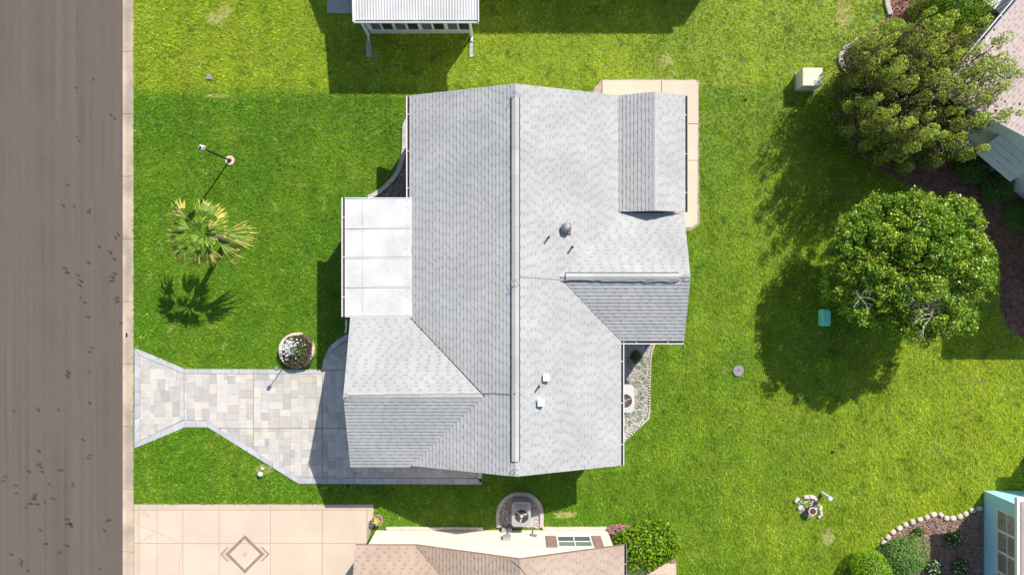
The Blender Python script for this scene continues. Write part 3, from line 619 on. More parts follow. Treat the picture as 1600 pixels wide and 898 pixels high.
mb = MB(); mb.box(wx(835, .7), wx(838.5, .7), yw, yw+.07, .65, .8); mb.box(wx(829, .6), wx(832, .6), yw, yw+.07, .55, .72); mb.tube([(wx(833, .4), yw+.04, .75), (wx(833, .4), yw+.04, .05)], .016, 6); mb.build('hose_bib', M['grey'], hs)
for x0p, x1p, lb in ((604, 755, 'low scalloped concrete edging along the shaded wall left of the meter box'), (848, 948, 'low scalloped concrete edging below the shuttered window of the cream house')):
    mb = MB()
    for px in np.arange(x0p+1, x1p, 3.6): mb.lathe((G(px, 0)[0], -10.06+random.uniform(-.006, .006)), [(.055, -.02), (.055, .09), (.035, .11)], 8, random.uniform(.9, 1.08))
    mb.box(G(x0p, 0)[0], G(x1p, 0)[0], -10.15, -10.06, -.02, .085); tag(mb.build('scalloped_edging', M['block']), lb, 'edging')
holes.append([(-6.2, -40), (4.4, -40), (4.4, -10.02), (-5.5, -10.02), (-6.0, -10.4)])

# ---- neighbour to the north (white sunroom, main body out of frame)
hn = thing('house', 'white sunroom wing with a ribbed metal roof and eight windows at the top edge', 'house', (-3.7, 11, 0))
zs_ = 2.32; ry0 = P(0, 35, zs_)[1]; rx0, rx1 = P(551.5, 0, zs_)[0], P(748.5, 0, zs_)[0]; wy = 10.63
W = MB(); W.box(-5.92, -1.74, wy, 13.2, .5, zs_-.1, 1, 0); W.box(-5.92, -1.74, wy+.0, 13.2, 0, .498, 1, 1); W.build('wall', [M['white'], M['wallbase']], hn)
mb = MB(); n = 44; e0 = ry0+.10; sl0 = .12
xs = np.linspace(rx0+.06, rx1-.04, n*3+1)
vs = []; 
for x_i, x in enumerate(xs):
    hgt = .028 if x_i % 3 == 0 else 0
    vs += [(x, e0, zs_+hgt), (x, 13.6, zs_+hgt+sl0*(13.6-e0))]
mb.add(vs, [(2*i, 2*i+2, 2*i+3, 2*i+1) for i in range(len(xs)-1)]); mb.box(rx0+.06, rx1-.04, e0, 13.2, zs_-.1, zs_-.03)
rn = mb.build('roof', M['whitemetal'], hn)
gutter(hn, (rx0, e0, zs_+.02), (rx1, e0, zs_+.02), 'white', 'dark', .10)
for fa, fb in ((rx0, rx0+.06), (rx1-.04, rx1)):
    zz_ = lambda y: zs_+sl0*max(0, y-e0)
    vs = [(x, y, z_) for y in (ry0, 13.2) for x, z_ in ((fa, zz_(y)-.1), (fb, zz_(y)-.1), (fb, zz_(y)+.06), (fa, zz_(y)+.06))]
    MB().add(vs, [(0, 1, 2, 3), (7, 6, 5, 4), (0, 4, 5, 1), (1, 5, 6, 2), (2, 6, 7, 3), (3, 7, 4, 0)]).build('fascia', M['white'], hn)
for a, b, gl in [(580, 595.5, 'screen'), (597.5, 614, 'glass'), (618, 634.5, 'screen'), (637, 654, 'glass'), (659, 675, 'screen'), (677.5, 694.5, 'glass'), (699.5, 715, 'screen'), (717, 734.5, 'glass')]:
    xa, xb = wx(a, .85), wx(b, .85); window(hn, (xb+.03, wy), (-1, 0), xb-xa+.06, .5, 2.05, (0, -1), 1, 1, 'white', gl, .04)
for xd, yb, yt in ((-6.0, 10.5, 0), (-1.68, 10.45, 0)):
    mb = MB(); q = .05; mb.box(xd-q, xd+q, wy-.12, wy-.04, .12, zs_-.1); mb.box(xd-q*.8, xd+q*.8, wy-.34, wy-.04, .05, .14); mb.build('downspout', M['white'], hn)
    s_ = MB(); ang = .12 if xd < -3 else -.2
    s_.add([(xd-.08, wy-.3, .06), (xd+.08, wy-.3, .06), (xd+.12, wy-.98, .03), (xd-.10, wy-.98, .03), (xd-.08, wy-.3, .12), (xd-.10, wy-.98, .09), (xd+.08, wy-.3, .12), (xd+.12, wy-.98, .09)], [(3, 2, 1, 0), (0, 4, 5, 3), (1, 2, 7, 6), (0, 1, 2, 3)])
    tag(s_.build('splash_block', M['white']), 'pale splash block at the '+('left' if xd < -3 else 'right')+' downspout of the white sunroom', 'splash block', 'splash blocks under the sunroom downspouts')
W = MB(); W.box(-5.9, 8.75, 13.2, 20, 0, 2.5); W.build('wall', M['stuccow'], hn)
nm = MB(); zr_ = ZE+3.7*PT; qa = [(-6.35, 12.98, ZE), (8.35, 12.98, ZE), (8.35, 16.7, zr_), (-6.35, 16.7, zr_)]; qb = [(-6.35, 20.4, ZE), (-6.35, 16.7, zr_), (8.35, 16.7, zr_), (8.35, 20.4, ZE)]
deck(nm, qa); deck(nm, qb); nm.build('roof', M['shingle'], hn)
slab = Q([(511, -60), (549.5, -60), (549.5, 22), (511, 22)]); holes.append(slab); holes.append([(-5.92, 10.6), (-1.72, 10.6), (-1.72, 14), (-5.92, 14)]); holes.append(ccw(Q([(549, -60), (556, -60), (556, 22), (549, 22)])))
pw = MB().prism(ccw(Q([(511, -60), (560, -60), (560, 22), (511, 22)])), -.02, .01).build('path', M['joint'], kind='structure')
for q in ([(511.3, -60), (546.6, -60), (546.6, 21.7), (511.3, 21.7)], [(547.4, -60), (560, -60), (560, 21.7), (547.4, 21.7)]): MB().slab(ccw(Q(q)), .011, .05, .008).build('concrete_slab', M['greyslab'], pw)

# ---- neighbour to the north-east, turned 40 degrees
he = thing('house', 'pale blue house with a pink shingle roof turned at an angle behind the juniper', 'house', (19, 8, 0))
uu, vv = Vector((.766, -.643, 0)), Vector((.643, .766, 0)); C0 = Vector((16.35, 7.46, 0))
def E(a, b, z=0): p = C0+uu*a+vv*b; return (p.x, p.y, z)
W = MB(); pr = [(.35, 0), (7.7, 0), (7.7, 2.45), (4.02, 2.45+3.6*PT), (.35, 2.45)]
W.add([E(a, .4, z) for a, z in pr]+[E(a, 14, z) for a, z in pr], [(0, 1, 2, 3, 4), (9, 8, 7, 6, 5)]+[(i, i+5, (i+1) % 5+5, (i+1) % 5) for i in range(5)])
W.box(21.6, 30, .3, 3.2, 0, 3.3); W.build('wall', M['paleblue'], he)  # box: unseen wing added to cast the straight shadow over the bed
zrE = ZE+4.0*PT; qa = [E(0, 0, ZE), E(0, 14, ZE), E(4, 14, zrE), E(4, 0, zrE)]; qb = [E(8, 0, ZE), E(4, 0, zrE), E(4, 14, zrE), E(8, 14, ZE)]
nm = MB(); deck(nm, qa); deck(nm, qb); nm.box(20.3, 30, .25, 3.4, 3.3, 3.6); re_ = nm.build('roof', M['white'], he)  # box: overhanging flat roof, added out of view to throw that straight shadow
qa = [E(0, 0, ZE), E(0, 9, ZE), E(4, 9, zrE), E(4, 0, zrE)]; shingles('shingles', qa, re_, M['shingle_e'])
gutter(he, E(0, 9, ZE), E(0, 0, ZE), 'white', 'dark', .12)
# slatted metal awning over its window
aw = thing('awning', 'white ribbed metal awning projecting from the pale blue wall at the right edge', 'awning', E(3.6, .35, 0)); aw = aw
def awn(a, b, t): return E(a, .38-.72*t, 2.35-.75*t)
for i in range(8):
    t0, t1 = i/8, (i+1)/8-.012; mb = MB(); f = [Vector(awn(2.9, 0, t0)), Vector(awn(4.7, 0, t0)), Vector(awn(4.7, 0, t1)), Vector(awn(2.9, 0, t1))]
    f = [v+Vector((0, 0, .02*(i % 2))) for v in f]; mb.add(f+[v-Vector((0, 0, .02)) for v in f], [(0, 3, 2, 1), (4, 5, 6, 7), (0, 1, 5, 4), (1, 2, 6, 5), (2, 3, 7, 6), (3, 0, 4, 7)], 1)
    mb.build('slat', M['white'], aw)
ww = window(he, E(3.1, .4)[:2], (uu.x, uu.y), 1.4, .9, 2.0, (-vv.x, -vv.y), 2, 1)
sc_ = tag(MB().prism(ccw([E(2.95, .35)[:2], E(3.5, .35)[:2], E(3.5, .05)[:2], E(2.95, .05)[:2]]), 0, .3).build('step', M['edging']), 'small pinkish block step under the white awning', 'step')
# low ribbed-lid cabinet at the top right corner
cb = thing('storage_box', 'grey storage box with a ribbed metal lid beside the top right house', 'storage box', P(1560, -10)); k1, k2 = Vector((-.78, .62, 0)), Vector((.81, .585, 0)); B0 = Vector(P(1562, 21, 1.0)); 
def Bx(a, b, z): p = B0+k1*a+k2*b; return (p.x, p.y, z)
MB().prism(ccw([Bx(.05, .05, 0)[:2], Bx(1.5, .05, 0)[:2], Bx(1.5, 1.7, 0)[:2], Bx(.05, 1.7, 0)[:2]]), 0, .95).build('body', M['acgrey'], cb)
mb = MB()
for i in range(12): mb.prism(ccw([Bx(i*.13, 0, 0)[:2], Bx(i*.13+.10, 0, 0)[:2], Bx(i*.13+.10, 1.75, 0)[:2], Bx(i*.13, 1.75, 0)[:2]]), .96, 1.0+.02*(i % 2), random.uniform(.9, 1.1))
mb.build('lid', M['whitemetal'], cb)
tag(MB().prism(ccw(Q([(1526, 44), (1534, 46), (1545, 30), (1538, 27)])), 0, .35).build('low_wall', M['greyslab']), 'short grey concrete wall stub below the ribbed storage box', 'wall')

# ---- neighbour to the south-east (light blue, windows)
hb = thing('house', 'light blue sided house with a long window band at the bottom right corner', 'house', (22, -11, 0))
bx, by = 19.79, -8.51
MB().box(bx, 27, -20, by, 0, 2.55).box(22.3, 30, by, -5.9, 0, 2.55).build('wall', M['blue'], hb)
mb = MB()
for i in range(60): y = by-.1-i*.19; mb.box(bx-.006, bx, y-.006, y+.006, 0, 2.5)
mb.build('siding_groove', M['paleblue'], hb)
mb = MB(); mb.box(19.22, 28, -20.5, -8.0, 2.56, 2.70); mb.box(22.0, 30, -8.0, -5.6, 2.56, 2.7); rb = mb.build('roof', M['white'], hb)
qa = [(19.36, -20.5, 2.71), (19.36, -8.14, 2.71), (24, -8.14, 2.71+4.64*.15), (24, -20.5, 2.71+4.64*.15)]; shingles('shingles', [(x, max(y, -14), z) for x, y, z in qa], rb, M['shingle_s'])
for i in range(4): window(hb, (bx, -9.0-.845*i), (0, -1), .835, .84, 1.96, (-1, 0), 1, 2, 'white', ['tanscreen'], .045)
holes.append([(bx-.02, -30), (40, -30), (40, by), (bx-.02, by)])

# ------------------------------------------------------------------ beds
def scatter(name, poly, n, size, m, z=.0, tone=(.6, 1.3), kind='stuff', flatness=.5, excl=()):
    xs_ = [p[0] for p in poly]; ys_ = [p[1] for p in poly]; x = rng.uniform(min(xs_), max(xs_), n); y = rng.uniform(min(ys_), max(ys_), n); k_ = inpoly(x, y, poly)
    for e in excl: k_ &= ~inpoly(x, y, e)
    x, y = x[k_], y[k_]; N = len(x)
    # squashed tetra-octa lumps: 4 top faces each
    a = rng.uniform(0, 6.28, N); sx_ = rng.uniform(*size, N)/2; sy_ = sx_*rng.uniform(.4, .8, N); hz = sx_*flatness
    def pt(u_, v_, w_): return np.stack([x+u_*sx_*np.cos(a)-v_*sy_*np.sin(a), y+u_*sx_*np.sin(a)+v_*sy_*np.cos(a), z+w_*hz*2], 1)
    A, B, Cc, D, T1, T2 = pt(-1, -.6, 0), pt(1, -.7, 0), pt(.9, .8, 0), pt(-.8, .9, 0), pt(-.4, -.1, 1), pt(.45, .1, 1)
    V = np.stack([A, B, T2, T1, B, Cc, T2, T2, Cc, D, T1, T2, D, A, T1, T1], 1).reshape(-1, 3)
    t = np.repeat(rng.uniform(*tone, N), 4); return fast(name, V, N*4, 4, t, m, None, kind)
bedE = Q([(1383, -40), (1390, 22), (1370, 45), (1340, 62), (1318, 78), (1311, 92), (1316, 108), (1330, 122), (1324, 150), (1325, 180), (1333, 212), (1348, 240), (1372, 262), (1410, 286), (1450, 305), (1500, 335), (1545, 385), (1562, 430), (1561, 475), (1572, 508), (1600, 532), (1660, 560), (1700, 560), (1700, -40)])
holes.append(bedE); MB().prism(ccw(bedE), -.02, .01).build('mulch_bed', M['mulch'], kind='structure')
scatter('bark_chips', bedE, 26000, (.04, .10), M['chip'], .012)
bedS = Q([(1372, 905), (1372, 868), (1378, 850), (1392, 832), (1415, 818), (1440, 809), (1465, 803), (1482, 809), (1505, 804), (1534, 793), (1536, 905)]); holes.append(bedS)
MB().prism(ccw(bedS), -.02, .01).build('mulch_bed', M['mulch2'], kind='structure'); scatter('bark_chips', bedS, 7000, (.04, .09), M['chip2'], .012)
bedG = Q([(955, 530), (1024, 530), (1016, 556), (1014, 600), (1013, 646), (1004, 662), (972, 691), (955, 700)]); holes.append(bedG)
MB().prism(ccw(bedG), -.02, .01).build('gravel_bed', M['gravelbase'], kind='structure')
acpad = Q([(955, 597), (990, 597), (990, 646), (955, 646)]); slabp = Q([(968, 538), (1007, 538), (1007, 556), (968, 556)])
scatter('gravel', bedG, 6500, (.04, .08), M['stone'], .012, (.75, 1.25), excl=(acpad, slabp))
tag(MB().slab(ccw(Q([(960, 536), (1007, 536), (1007, 557), (960, 557)])), .011, .07).build('doorstep', M['greyslab']), 'grey concrete doorstep in the shaded corner of the grey house', 'step')
bedC = Q([(778, 822), (777, 800), (783, 783), (797, 771), (828, 770), (842, 782), (847, 800), (847, 824)]); holes.append(bedC)
MB().prism(ccw(bedC), -.02, .01).build('gravel_bed', M['gravelbase'], kind='structure'); scatter('gravel', bedC, 1700, (.06, .12), M['stone'], .012, (.6, 1.3))
bedW = Q([(640, 180), (634, 195), (632, 215), (630, 240), (622, 268), (606, 290), (590, 303), (575, 312), (640, 315)]); holes.append(bedW)
MB().prism(ccw(bedW), -.02, .01).build('gravel_bed', M['gravelbase'], kind='structure'); scatter('gravel', bedW, 3500, (.04, .07), M['stone'], .012, (.35, .6))
bedH = Q([(948, 822), (955, 820), (1000, 820), (1040, 826), (1056, 838), (1058, 920), (948, 920)]); holes.append(bedH)
MB().prism(ccw(bedH), -.02, .01).build('mulch_bed', M['mulch2'], kind='structure'); scatter('bark_chips', bedH, 1800, (.04, .09), M['chip2'], .012)
MB().slab(ccw(Q([(978, 880), (1056, 880), (1056, 930), (978, 930)])), .012, .04, .006).build('path', M['concrete'], kind='structure')

# curbs round the beds
def curb(name, pts, wd, m, label, cat, z1=.11, k_=5):
    t = thing(name, label, cat, (*G(*pts[0]), 0)); L = smoothline([G(*p) for p in pts], k_)
    for i in range(len(L)-1):
        mb = MB(); ribbon(mb, [L[i], L[i+1]], wd, -.02, z1); mb.build('edging_piece', M[m], t)
    return t
curb('garden_edging', [(641, 183), (633, 196), (632, 214), (631, 238), (623, 267), (607, 288), (591, 301), (576, 309)], .18, 'edging', 'curved grey concrete edging along the west wall of the grey house', 'edging')
curb('garden_edging', [(779, 822), (778, 801), (784, 785), (798, 773), (813, 771), (828, 773), (841, 784), (846, 800), (846, 822)], .16, 'edging', 'horseshoe of pale curb stones round the air conditioner at the cream house', 'edging')
curb('garden_edging', [(1383, -30), (1385, 5), (1390, 24)], .20, 'edging', 'grey curb piece at the top edge left of the dark mulch', 'edging')
curb('garden_edging', [(1340, 62), (1320, 77), (1312, 92), (1318, 108), (1331, 122)], .20, 'edging', 'white curved curb at the left foot of the juniper beside the beige cabinet', 'edging')
curb('garden_edging', [(1325, 172), (1328, 192), (1337, 212), (1353, 228), (1376, 238)], .16, 'edging', 'rough white curb arc under the lower left side of the juniper', 'edging')
se = thing('stone_edging', 'row of rounded pale stone blocks edging the bed beside the light blue house', 'edging', (*G(1400, 825), 0))
L = smoothline([G(*p) for p in [(1373, 868), (1376, 853), (1388, 836), (1402, 825), (1422, 815), (1445, 808), (1464, 801), (1476, 808), (1492, 808), (1505, 803), (1516, 797), (1530, 793)]], 8)
acc = 0; last = None
for i in range(len(L)-1):
    a, b = Vector(L[i]), Vector(L[i+1]); acc += (b-a).length
    if last is None or acc > .262:
        acc = 0; last = a; ang = math.atan2(b.y-a.y, b.x-a.x)+random.uniform(-.15, .15); s1, s2 = random.uniform(.105, .125), random.uniform(.09, .115); pts = []
        for k_ in range(9): t = 2*math.pi*k_/9; c_, s_ = abs(math.cos(t))**.6*math.copysign(1, math.cos(t)), abs(math.sin(t))**.6*math.copysign(1, math.sin(t)); pts.append((a.x+s1*c_*math.cos(ang)-s2*s_*math.sin(ang), a.y+s1*c_*math.sin(ang)+s2*s_*math.cos(ang)))
        MB().slab(ccw(pts), -.02, random.uniform(.10, .13), .03, random.uniform(.88, 1.1)).build('stone', M['block'], se)
mb = MB(); L = smoothline([G(*p) for p in [(1025, 532), (1017, 555), (1015, 600), (1014, 646), (1004, 662), (972, 692)]], 12); acc = 1
for i in range(len(L)-1):
    a, b = Vector(L[i]), Vector(L[i+1]); n = max(1, int((b-a).length/.085))
    for j in range(n): c = a.lerp(b, j/n); mb.lathe((c.x, c.y), [(.038, -.02), (.036, .06), (.02, .075)], 7, random.uniform(.9, 1.2))
o = mb.build('pebble_edging', M['block'], kind='stuff'); tag(o, 'dotted line of small white edging stones east of the gravel bed', 'edging')

# ------------------------------------------------------------------ leaves
def leaf_quads(C, size, up=.55, tone=(.6, 1.25), aspect=(.4, .6), outward=None):
    N = len(C); d_ = rng.normal(size=(N, 3)); 
    if outward is not None: d_ += outward*1.2
    d_[:, 2] += up; d_ /= np.linalg.norm(d_, axis=1)[:, None]                # leaf normal
    t = rng.normal(size=(N, 3)); t -= d_*(t*d_).sum(1)[:, None]; t /= np.linalg.norm(t, axis=1)[:, None]; b = np.cross(d_, t)
    s = rng.uniform(*size, N)[:, None]; w_ = s*rng.uniform(*aspect, N)[:, None]
    V = np.stack([C-t*s*.5, C+b*w_*.5-t*s*.05, C+t*s*.5, C-b*w_*.5-t*s*.05], 1).reshape(-1, 3)
    return V, rng.uniform(*tone, N)
def ball_cloud(c, rad, n, shell=.35, lumps=8, amp=.16, lo=-.35):
    """points through a lumpy shell; lo = lowest unit height kept"""
    d_ = rng.normal(size=(int(n*1.8), 3)); d_ /= np.linalg.norm(d_, axis=1)[:, None]; d_ = d_[d_[:, 2] > lo][:n]
    L = rng.normal(size=(lumps, 3)); L /= np.linalg.norm(L, axis=1)[:, None]
    k_ = 1+amp*(np.maximum(0, (d_@L.T)**8*1.0).sum(1)-.35)
    r = (1-shell*rng.random(len(d_))**1.8)*k_
    return np.array(c)+d_*r[:, None]*np.array(rad), d_
def shrub(name, label, px, py, rpx, hgt, m, n, leaf, cat='shrub', group=None, z0=0, parent_only=False, tone=(.6, 1.3), shell=.25, amp=.1, rad=None):
    """px,py: centre of the crown as seen; hgt: crown height"""
    zc = z0+hgt*.55; c = P(px, py, zc); r = rpx*(H-zc)/F; rx, ry = (r, r) if rad is None else (rad[0]*(H-zc)/F, rad[1]*(H-zc)/F)
    t = thing(name, label, cat, (c[0], c[1], z0), group)
    C_, D_ = ball_cloud(c, (rx, ry, hgt*.5), n, shell, 14, amp, -.9); V, tn = leaf_quads(C_, leaf, .3, tone, outward=D_)
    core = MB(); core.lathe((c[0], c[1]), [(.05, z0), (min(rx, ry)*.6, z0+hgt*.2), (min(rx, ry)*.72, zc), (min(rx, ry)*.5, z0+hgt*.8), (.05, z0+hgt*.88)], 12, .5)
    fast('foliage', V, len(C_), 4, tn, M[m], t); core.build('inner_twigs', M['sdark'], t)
    st = MB()
    for i in range(4): a = i*1.6; st.tube([(c[0], c[1], z0-.02), (c[0]+rx*.3*math.cos(a), c[1]+ry*.3*math.sin(a), zc)], [.03, .012], 6)
    st.build('stem', M['bark'], t); return t
# ---- big round tree
TC = Vector(P(1421, 419, 2.75)); tr = thing('tree', 'large round broadleaf tree with bright green crown and a bare grey twig patch', 'tree', (TC.x, TC.y, 0))
mb = MB(); limbs = MB(); mb.tube([(TC.x, TC.y, -.05), (TC.x+.05, TC.y, .6), (TC.x, TC.y+.05, 1.5)], [.2, .15, .13], 10)
tips = []
for i in range(16):
    a = i*2.4; e = .35+.6*((i*7) % 5)/5; p0 = Vector((TC.x, TC.y, 1.2+.3*random.random())); p2 = TC+Vector((math.cos(a)*2.5*math.cos(e), math.sin(a)*2.5*math.cos(e), math.sin(e)*1.8)); p1 = p0.lerp(p2, .5)+Vector((0, 0, .25))
    limbs.tube([p0, p1, p2], [.08, .045, .015], 6); tips.append(p2)
mb.build('trunk', M['bark'], tr); limbs.build('limb', M['bark'], tr)
Cs = []; Ds = []
def clump(c, rad, n_, ax=(1, 1, .8)):
    d_ = rng.normal(size=(n_, 3)); d_ /= np.linalg.norm(d_, axis=1)[:, None]
    Cs.append(np.array(c)+d_*(rad*(1-.5*rng.random(n_)**2)*rng.uniform(.85, 1.2, n_))[:, None]*np.array(ax)); Ds.append(d_)
cl = []; cd = []
lobes = []
for i in range(30):
    u_ = (i+.5)/30; zh = -.35+1.3*u_; zh = min(zh, .95); a = i*2.39996+random.uniform(-.25, .25); rr = math.sqrt(max(0, 1-zh*zh*.95)); q = random.uniform(.84, 1.09)
    lobes.append((TC.x+2.22*rr*math.cos(a)*q, TC.y+2.18*rr*math.sin(a)*q, TC.z+1.15*zh*q, random.uniform(.55, .92)))
lobes += [(TC.x-2.0, TC.y+1.3, TC.z+.1, .75), (TC.x-1.5, TC.y+1.9, TC.z+.2, .7), (TC.x+1.9, TC.y-1.8, TC.z-.1, .6)]
for lx, ly, lz, lr in lobes:
    d_ = rng.normal(size=(60, 3)); d_ /= np.linalg.norm(d_, axis=1)[:, None]; out = np.array([lx-TC.x, ly-TC.y, lz-TC.z+1.2]); out /= np.linalg.norm(out); d_ = d_[(d_@out) > -.15][:int(46*lr*lr)+9]
    cl.append(np.array([lx, ly, lz])+d_*lr*np.array([1, 1, .85])); cd.append(d_)
cl = np.concatenate(cl); cd = np.concatenate(cd)
bare = P(1452, 482, 3.9)
for i in range(len(cl)):
    c = cl[i]
    if np.hypot(c[0]-bare[0], c[1]-bare[1]) < .42 and c[2] > 2.6: continue
    clump(c+cd[i]*rng.uniform(-.1, .1), rng.uniform(.12, .25), int(rng.uniform(40, 100)))
for _ in range(90):      # spiky shoots that break the outline
    i = rng.integers(len(cl)); d0 = cd[i]+rng.normal(size=3)*.3; L0 = rng.uniform(.2, .45); tt = rng.random((34, 1)); Cs.append(cl[i]+d0*tt*L0+rng.normal(size=(34, 3))*.04); Ds.append(np.repeat(cd[i][None], 34, 0))
Cs = np.concatenate(Cs); Ds = np.concatenate(Ds); V, tn = leaf_quads(Cs, (.065, .12), .2, (.35, 1.35), (.5, .7), Ds); fast('crown', V, len(Cs), 4, tn, M['leaf'], tr)
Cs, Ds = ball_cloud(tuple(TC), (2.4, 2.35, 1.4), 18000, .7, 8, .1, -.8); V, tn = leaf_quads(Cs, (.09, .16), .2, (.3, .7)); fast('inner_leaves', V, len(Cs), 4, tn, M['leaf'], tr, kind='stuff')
dt = MB(); b0 = Vector(P(1462, 490, 3.85))
def twig(p, d_, L, r, dep):
    q = p+d_*L*.5+Vector((random.uniform(-.05, .05), random.uniform(-.05, .05), 0))*L; e = p+d_*L; dt.tube([p, q, e], [r, r*.8, r*.5], 5)
    if dep:
        for _ in range(3):
            nd = (d_+Vector((random.uniform(-.8, .8), random.uniform(-.8, .8), random.uniform(-.2, .3)))).normalized(); twig(p.lerp(e, random.uniform(.3, 1)), nd, L*random.uniform(.5, .8), r*.55, dep-1)
for a in (150, 110, 185, 60, 20, 225, 90, 130): twig(b0-Vector((0, 0, .15)), Vector((math.cos(R(a)), math.sin(R(a)), .25)).normalized(), random.uniform(.5, .85), .022, 2)
dt.build('bare_twigs', M['dead'], tr)
for px, py in ((1345, 465), (1440, 345), (1463, 388)):
    dt = MB(); b0 = Vector(P(px, py, 3.9 if px < 1480 else 3.2))
    for a in range(5): twig(b0, Vector((math.cos(a*1.3), math.sin(a*1.3), .4)).normalized(), .3, .009, 2)
    dt.build('bare_twigs', M['dead'], tr)
# ---- juniper: plumes leaning out of several stems
JC = Vector((15.75, 7.45, 0)); ju = thing('juniper_tree', 'tall many-stemmed juniper with upswept olive green plumes behind the curb', 'tree', tuple(JC))
st = MB(); Cs = []; Ts = []; 
plumes = []
for i in range(38):
    a = i*2.39996+.5; r = 2.4*math.sqrt((i+.4)/38); x, y = JC.x+r*math.cos(a)*1.05, JC.y+r*math.sin(a)*1.0; top = 5.4-1.5*(r/2.4)**2+random.uniform(-.8, .5)
    plumes.append((x, y, top, r, a))
for i in range(18): a = i*.349+.1; plumes.append((JC.x+2.3*math.cos(a), JC.y+2.3*math.sin(a), random.uniform(1.5, 2.5), 2.3, a))
plumes += [(14.0, 9.4, 3.7, 2, 2.2), (14.0, 5.9, 5.0, 1.8, 4.0), (14.6, 5.5, 5.0, 1.8, 4.4), (13.4, 6.8, 4.3, 1.6, 3.5), (13.6, 6.2, 4.2, 1.6, 3.9), (13.9, 7.6, 5.0, 1.5, 3.1), (13.5, 8.6, 4.7, 1.5, 2.6), (13.3, 9.0, 4.3, 1.5, 2.4)]
def blob(c, rad, n_, t0):                                  # dense shell of scale leaves; light above, shade below painted into the tone
    d_ = rng.normal(size=(n_, 3)); d_ /= np.linalg.norm(d_, axis=1)[:, None]; lump = 1+.22*np.sin(d_[:, 0]*5+c[0]*9)*np.sin(d_[:, 1]*5+c[1]*7)
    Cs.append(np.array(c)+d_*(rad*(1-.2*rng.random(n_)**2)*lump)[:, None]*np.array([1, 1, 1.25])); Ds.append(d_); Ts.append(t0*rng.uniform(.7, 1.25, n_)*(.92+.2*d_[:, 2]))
Ds = []
for x, y, top, r, a in plumes:
    base = Vector((JC.x+(x-JC.x)*.45, JC.y+(y-JC.y)*.45, .2)); lean = .1+.15*r/2.35; tip = Vector((x+math.cos(a)*lean+random.uniform(-.2, .2), y+math.sin(a)*lean+random.uniform(-.2, .2), top)); mid = Vector((x+random.uniform(-.28, .28), y+random.uniform(-.28, .28), top*.5))
    st.tube([base, mid, mid.lerp(tip, .8)], [.06, .035, .012], 5); sw = random.uniform(0, 6.28); nb_ = 12
    for j in range(nb_):
        t = j/(nb_-1); c = base.lerp(mid, .35+.65*t/.45) if t < .45 else mid.lerp(tip, (t-.45)/.55); sw += 2.3; off = .36*(1-t)**.5; rad = (.30-.12*t)*random.uniform(.6, 1.3)
        blob((c.x+off*math.cos(sw), c.y+off*math.sin(sw), c.z), rad, int(3000*rad*rad)+80, .30+1.05*t**1.6)  # brighter tips, plus shaded plume bottoms painted into the tone
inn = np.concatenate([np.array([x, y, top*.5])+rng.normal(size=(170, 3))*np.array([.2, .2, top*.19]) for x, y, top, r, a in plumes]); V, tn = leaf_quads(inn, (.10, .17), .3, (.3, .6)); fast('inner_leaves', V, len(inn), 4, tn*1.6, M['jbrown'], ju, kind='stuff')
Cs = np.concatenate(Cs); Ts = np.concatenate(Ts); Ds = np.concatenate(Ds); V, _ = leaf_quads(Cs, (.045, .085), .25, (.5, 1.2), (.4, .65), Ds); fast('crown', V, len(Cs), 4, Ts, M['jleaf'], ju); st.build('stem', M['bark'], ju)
# ---- shrubs
shrub('shrub', 'large clipped round shrub at the top edge above the juniper', 1487, 8, 42, 1.9, 'sleaf', 13000, (.05, .09), tone=(.55, 1.2))
shrub('shrub', 'small bright round shrub at the upper left of the juniper', 1395, 56, 21, 1.2, 'sleaf', 4500, (.05, .08))
shrub('shrub', 'dark low shrub against the pale blue wall nearest the juniper', 1519, 263, 22, .9, 'sdark', 4500, (.05, .09), group='dark shrubs along the pale blue wall', tone=(.7, 1.7))
shrub('shrub', 'dark rounded shrub below the white awning', 1559, 293, 22, .9, 'sdark', 4500, (.05, .09), group='dark shrubs along the pale blue wall', tone=(.7, 1.7))
shrub('shrub', 'bright green clipped ball shrub at the bottom edge', 1362, 893, 31, 1.2, 'sleaf', 9000, (.04, .07), tone=(.8, 1.5))
shrub('shrub', 'darker round shrub inside the stone edged bed', 1412, 870, 31, 1.0, 'sdark', 9000, (.05, .08), tone=(1.1, 2.6))
shrub('shrub', 'tiny dark plant in the tan mulch near the stone edging', 1436, 831, 6, .35, 'sdark', 500, (.05, .08))
shrub('hedge', 'wide glossy leafed hedge right of the tan roof corner', 1008, 853, 40, 1.25, 'sleaf', 6500, (.10, .18), cat='hedge', rad=(48, 29), tone=(.3, 1.25), shell=.5, amp=.16)
gp = thing('grass_plant', 'dark strappy ornamental grass clump at the right edge of the mulch', 'plant', P(1588, 340)); n = 1400; c = np.array(P(1590, 338, .05))
a = rng.uniform(0, 6.28, n); L_ = rng.uniform(.35, .75, n); D0 = np.stack([np.cos(a), np.sin(a), np.zeros(n)], 1); side = np.stack([-np.sin(a), np.cos(a), np.zeros(n)], 1)*.010
b_ = c+rng.normal(size=(n, 3))*np.array([.08, .08, 0]); md = b_+D0*L_[:, None]*.45+np.array([0, 0, .4]); tp = b_+D0*L_[:, None]; V = np.stack([b_-side, b_+side, md+side, md-side, md-side, md+side, tp+side*.2, tp-side*.2], 1).reshape(-1, 3)
fast('foliage', V, 2*n, 4, np.repeat(rng.uniform(.7, 1.8, n), 2), M['sdark'], gp)
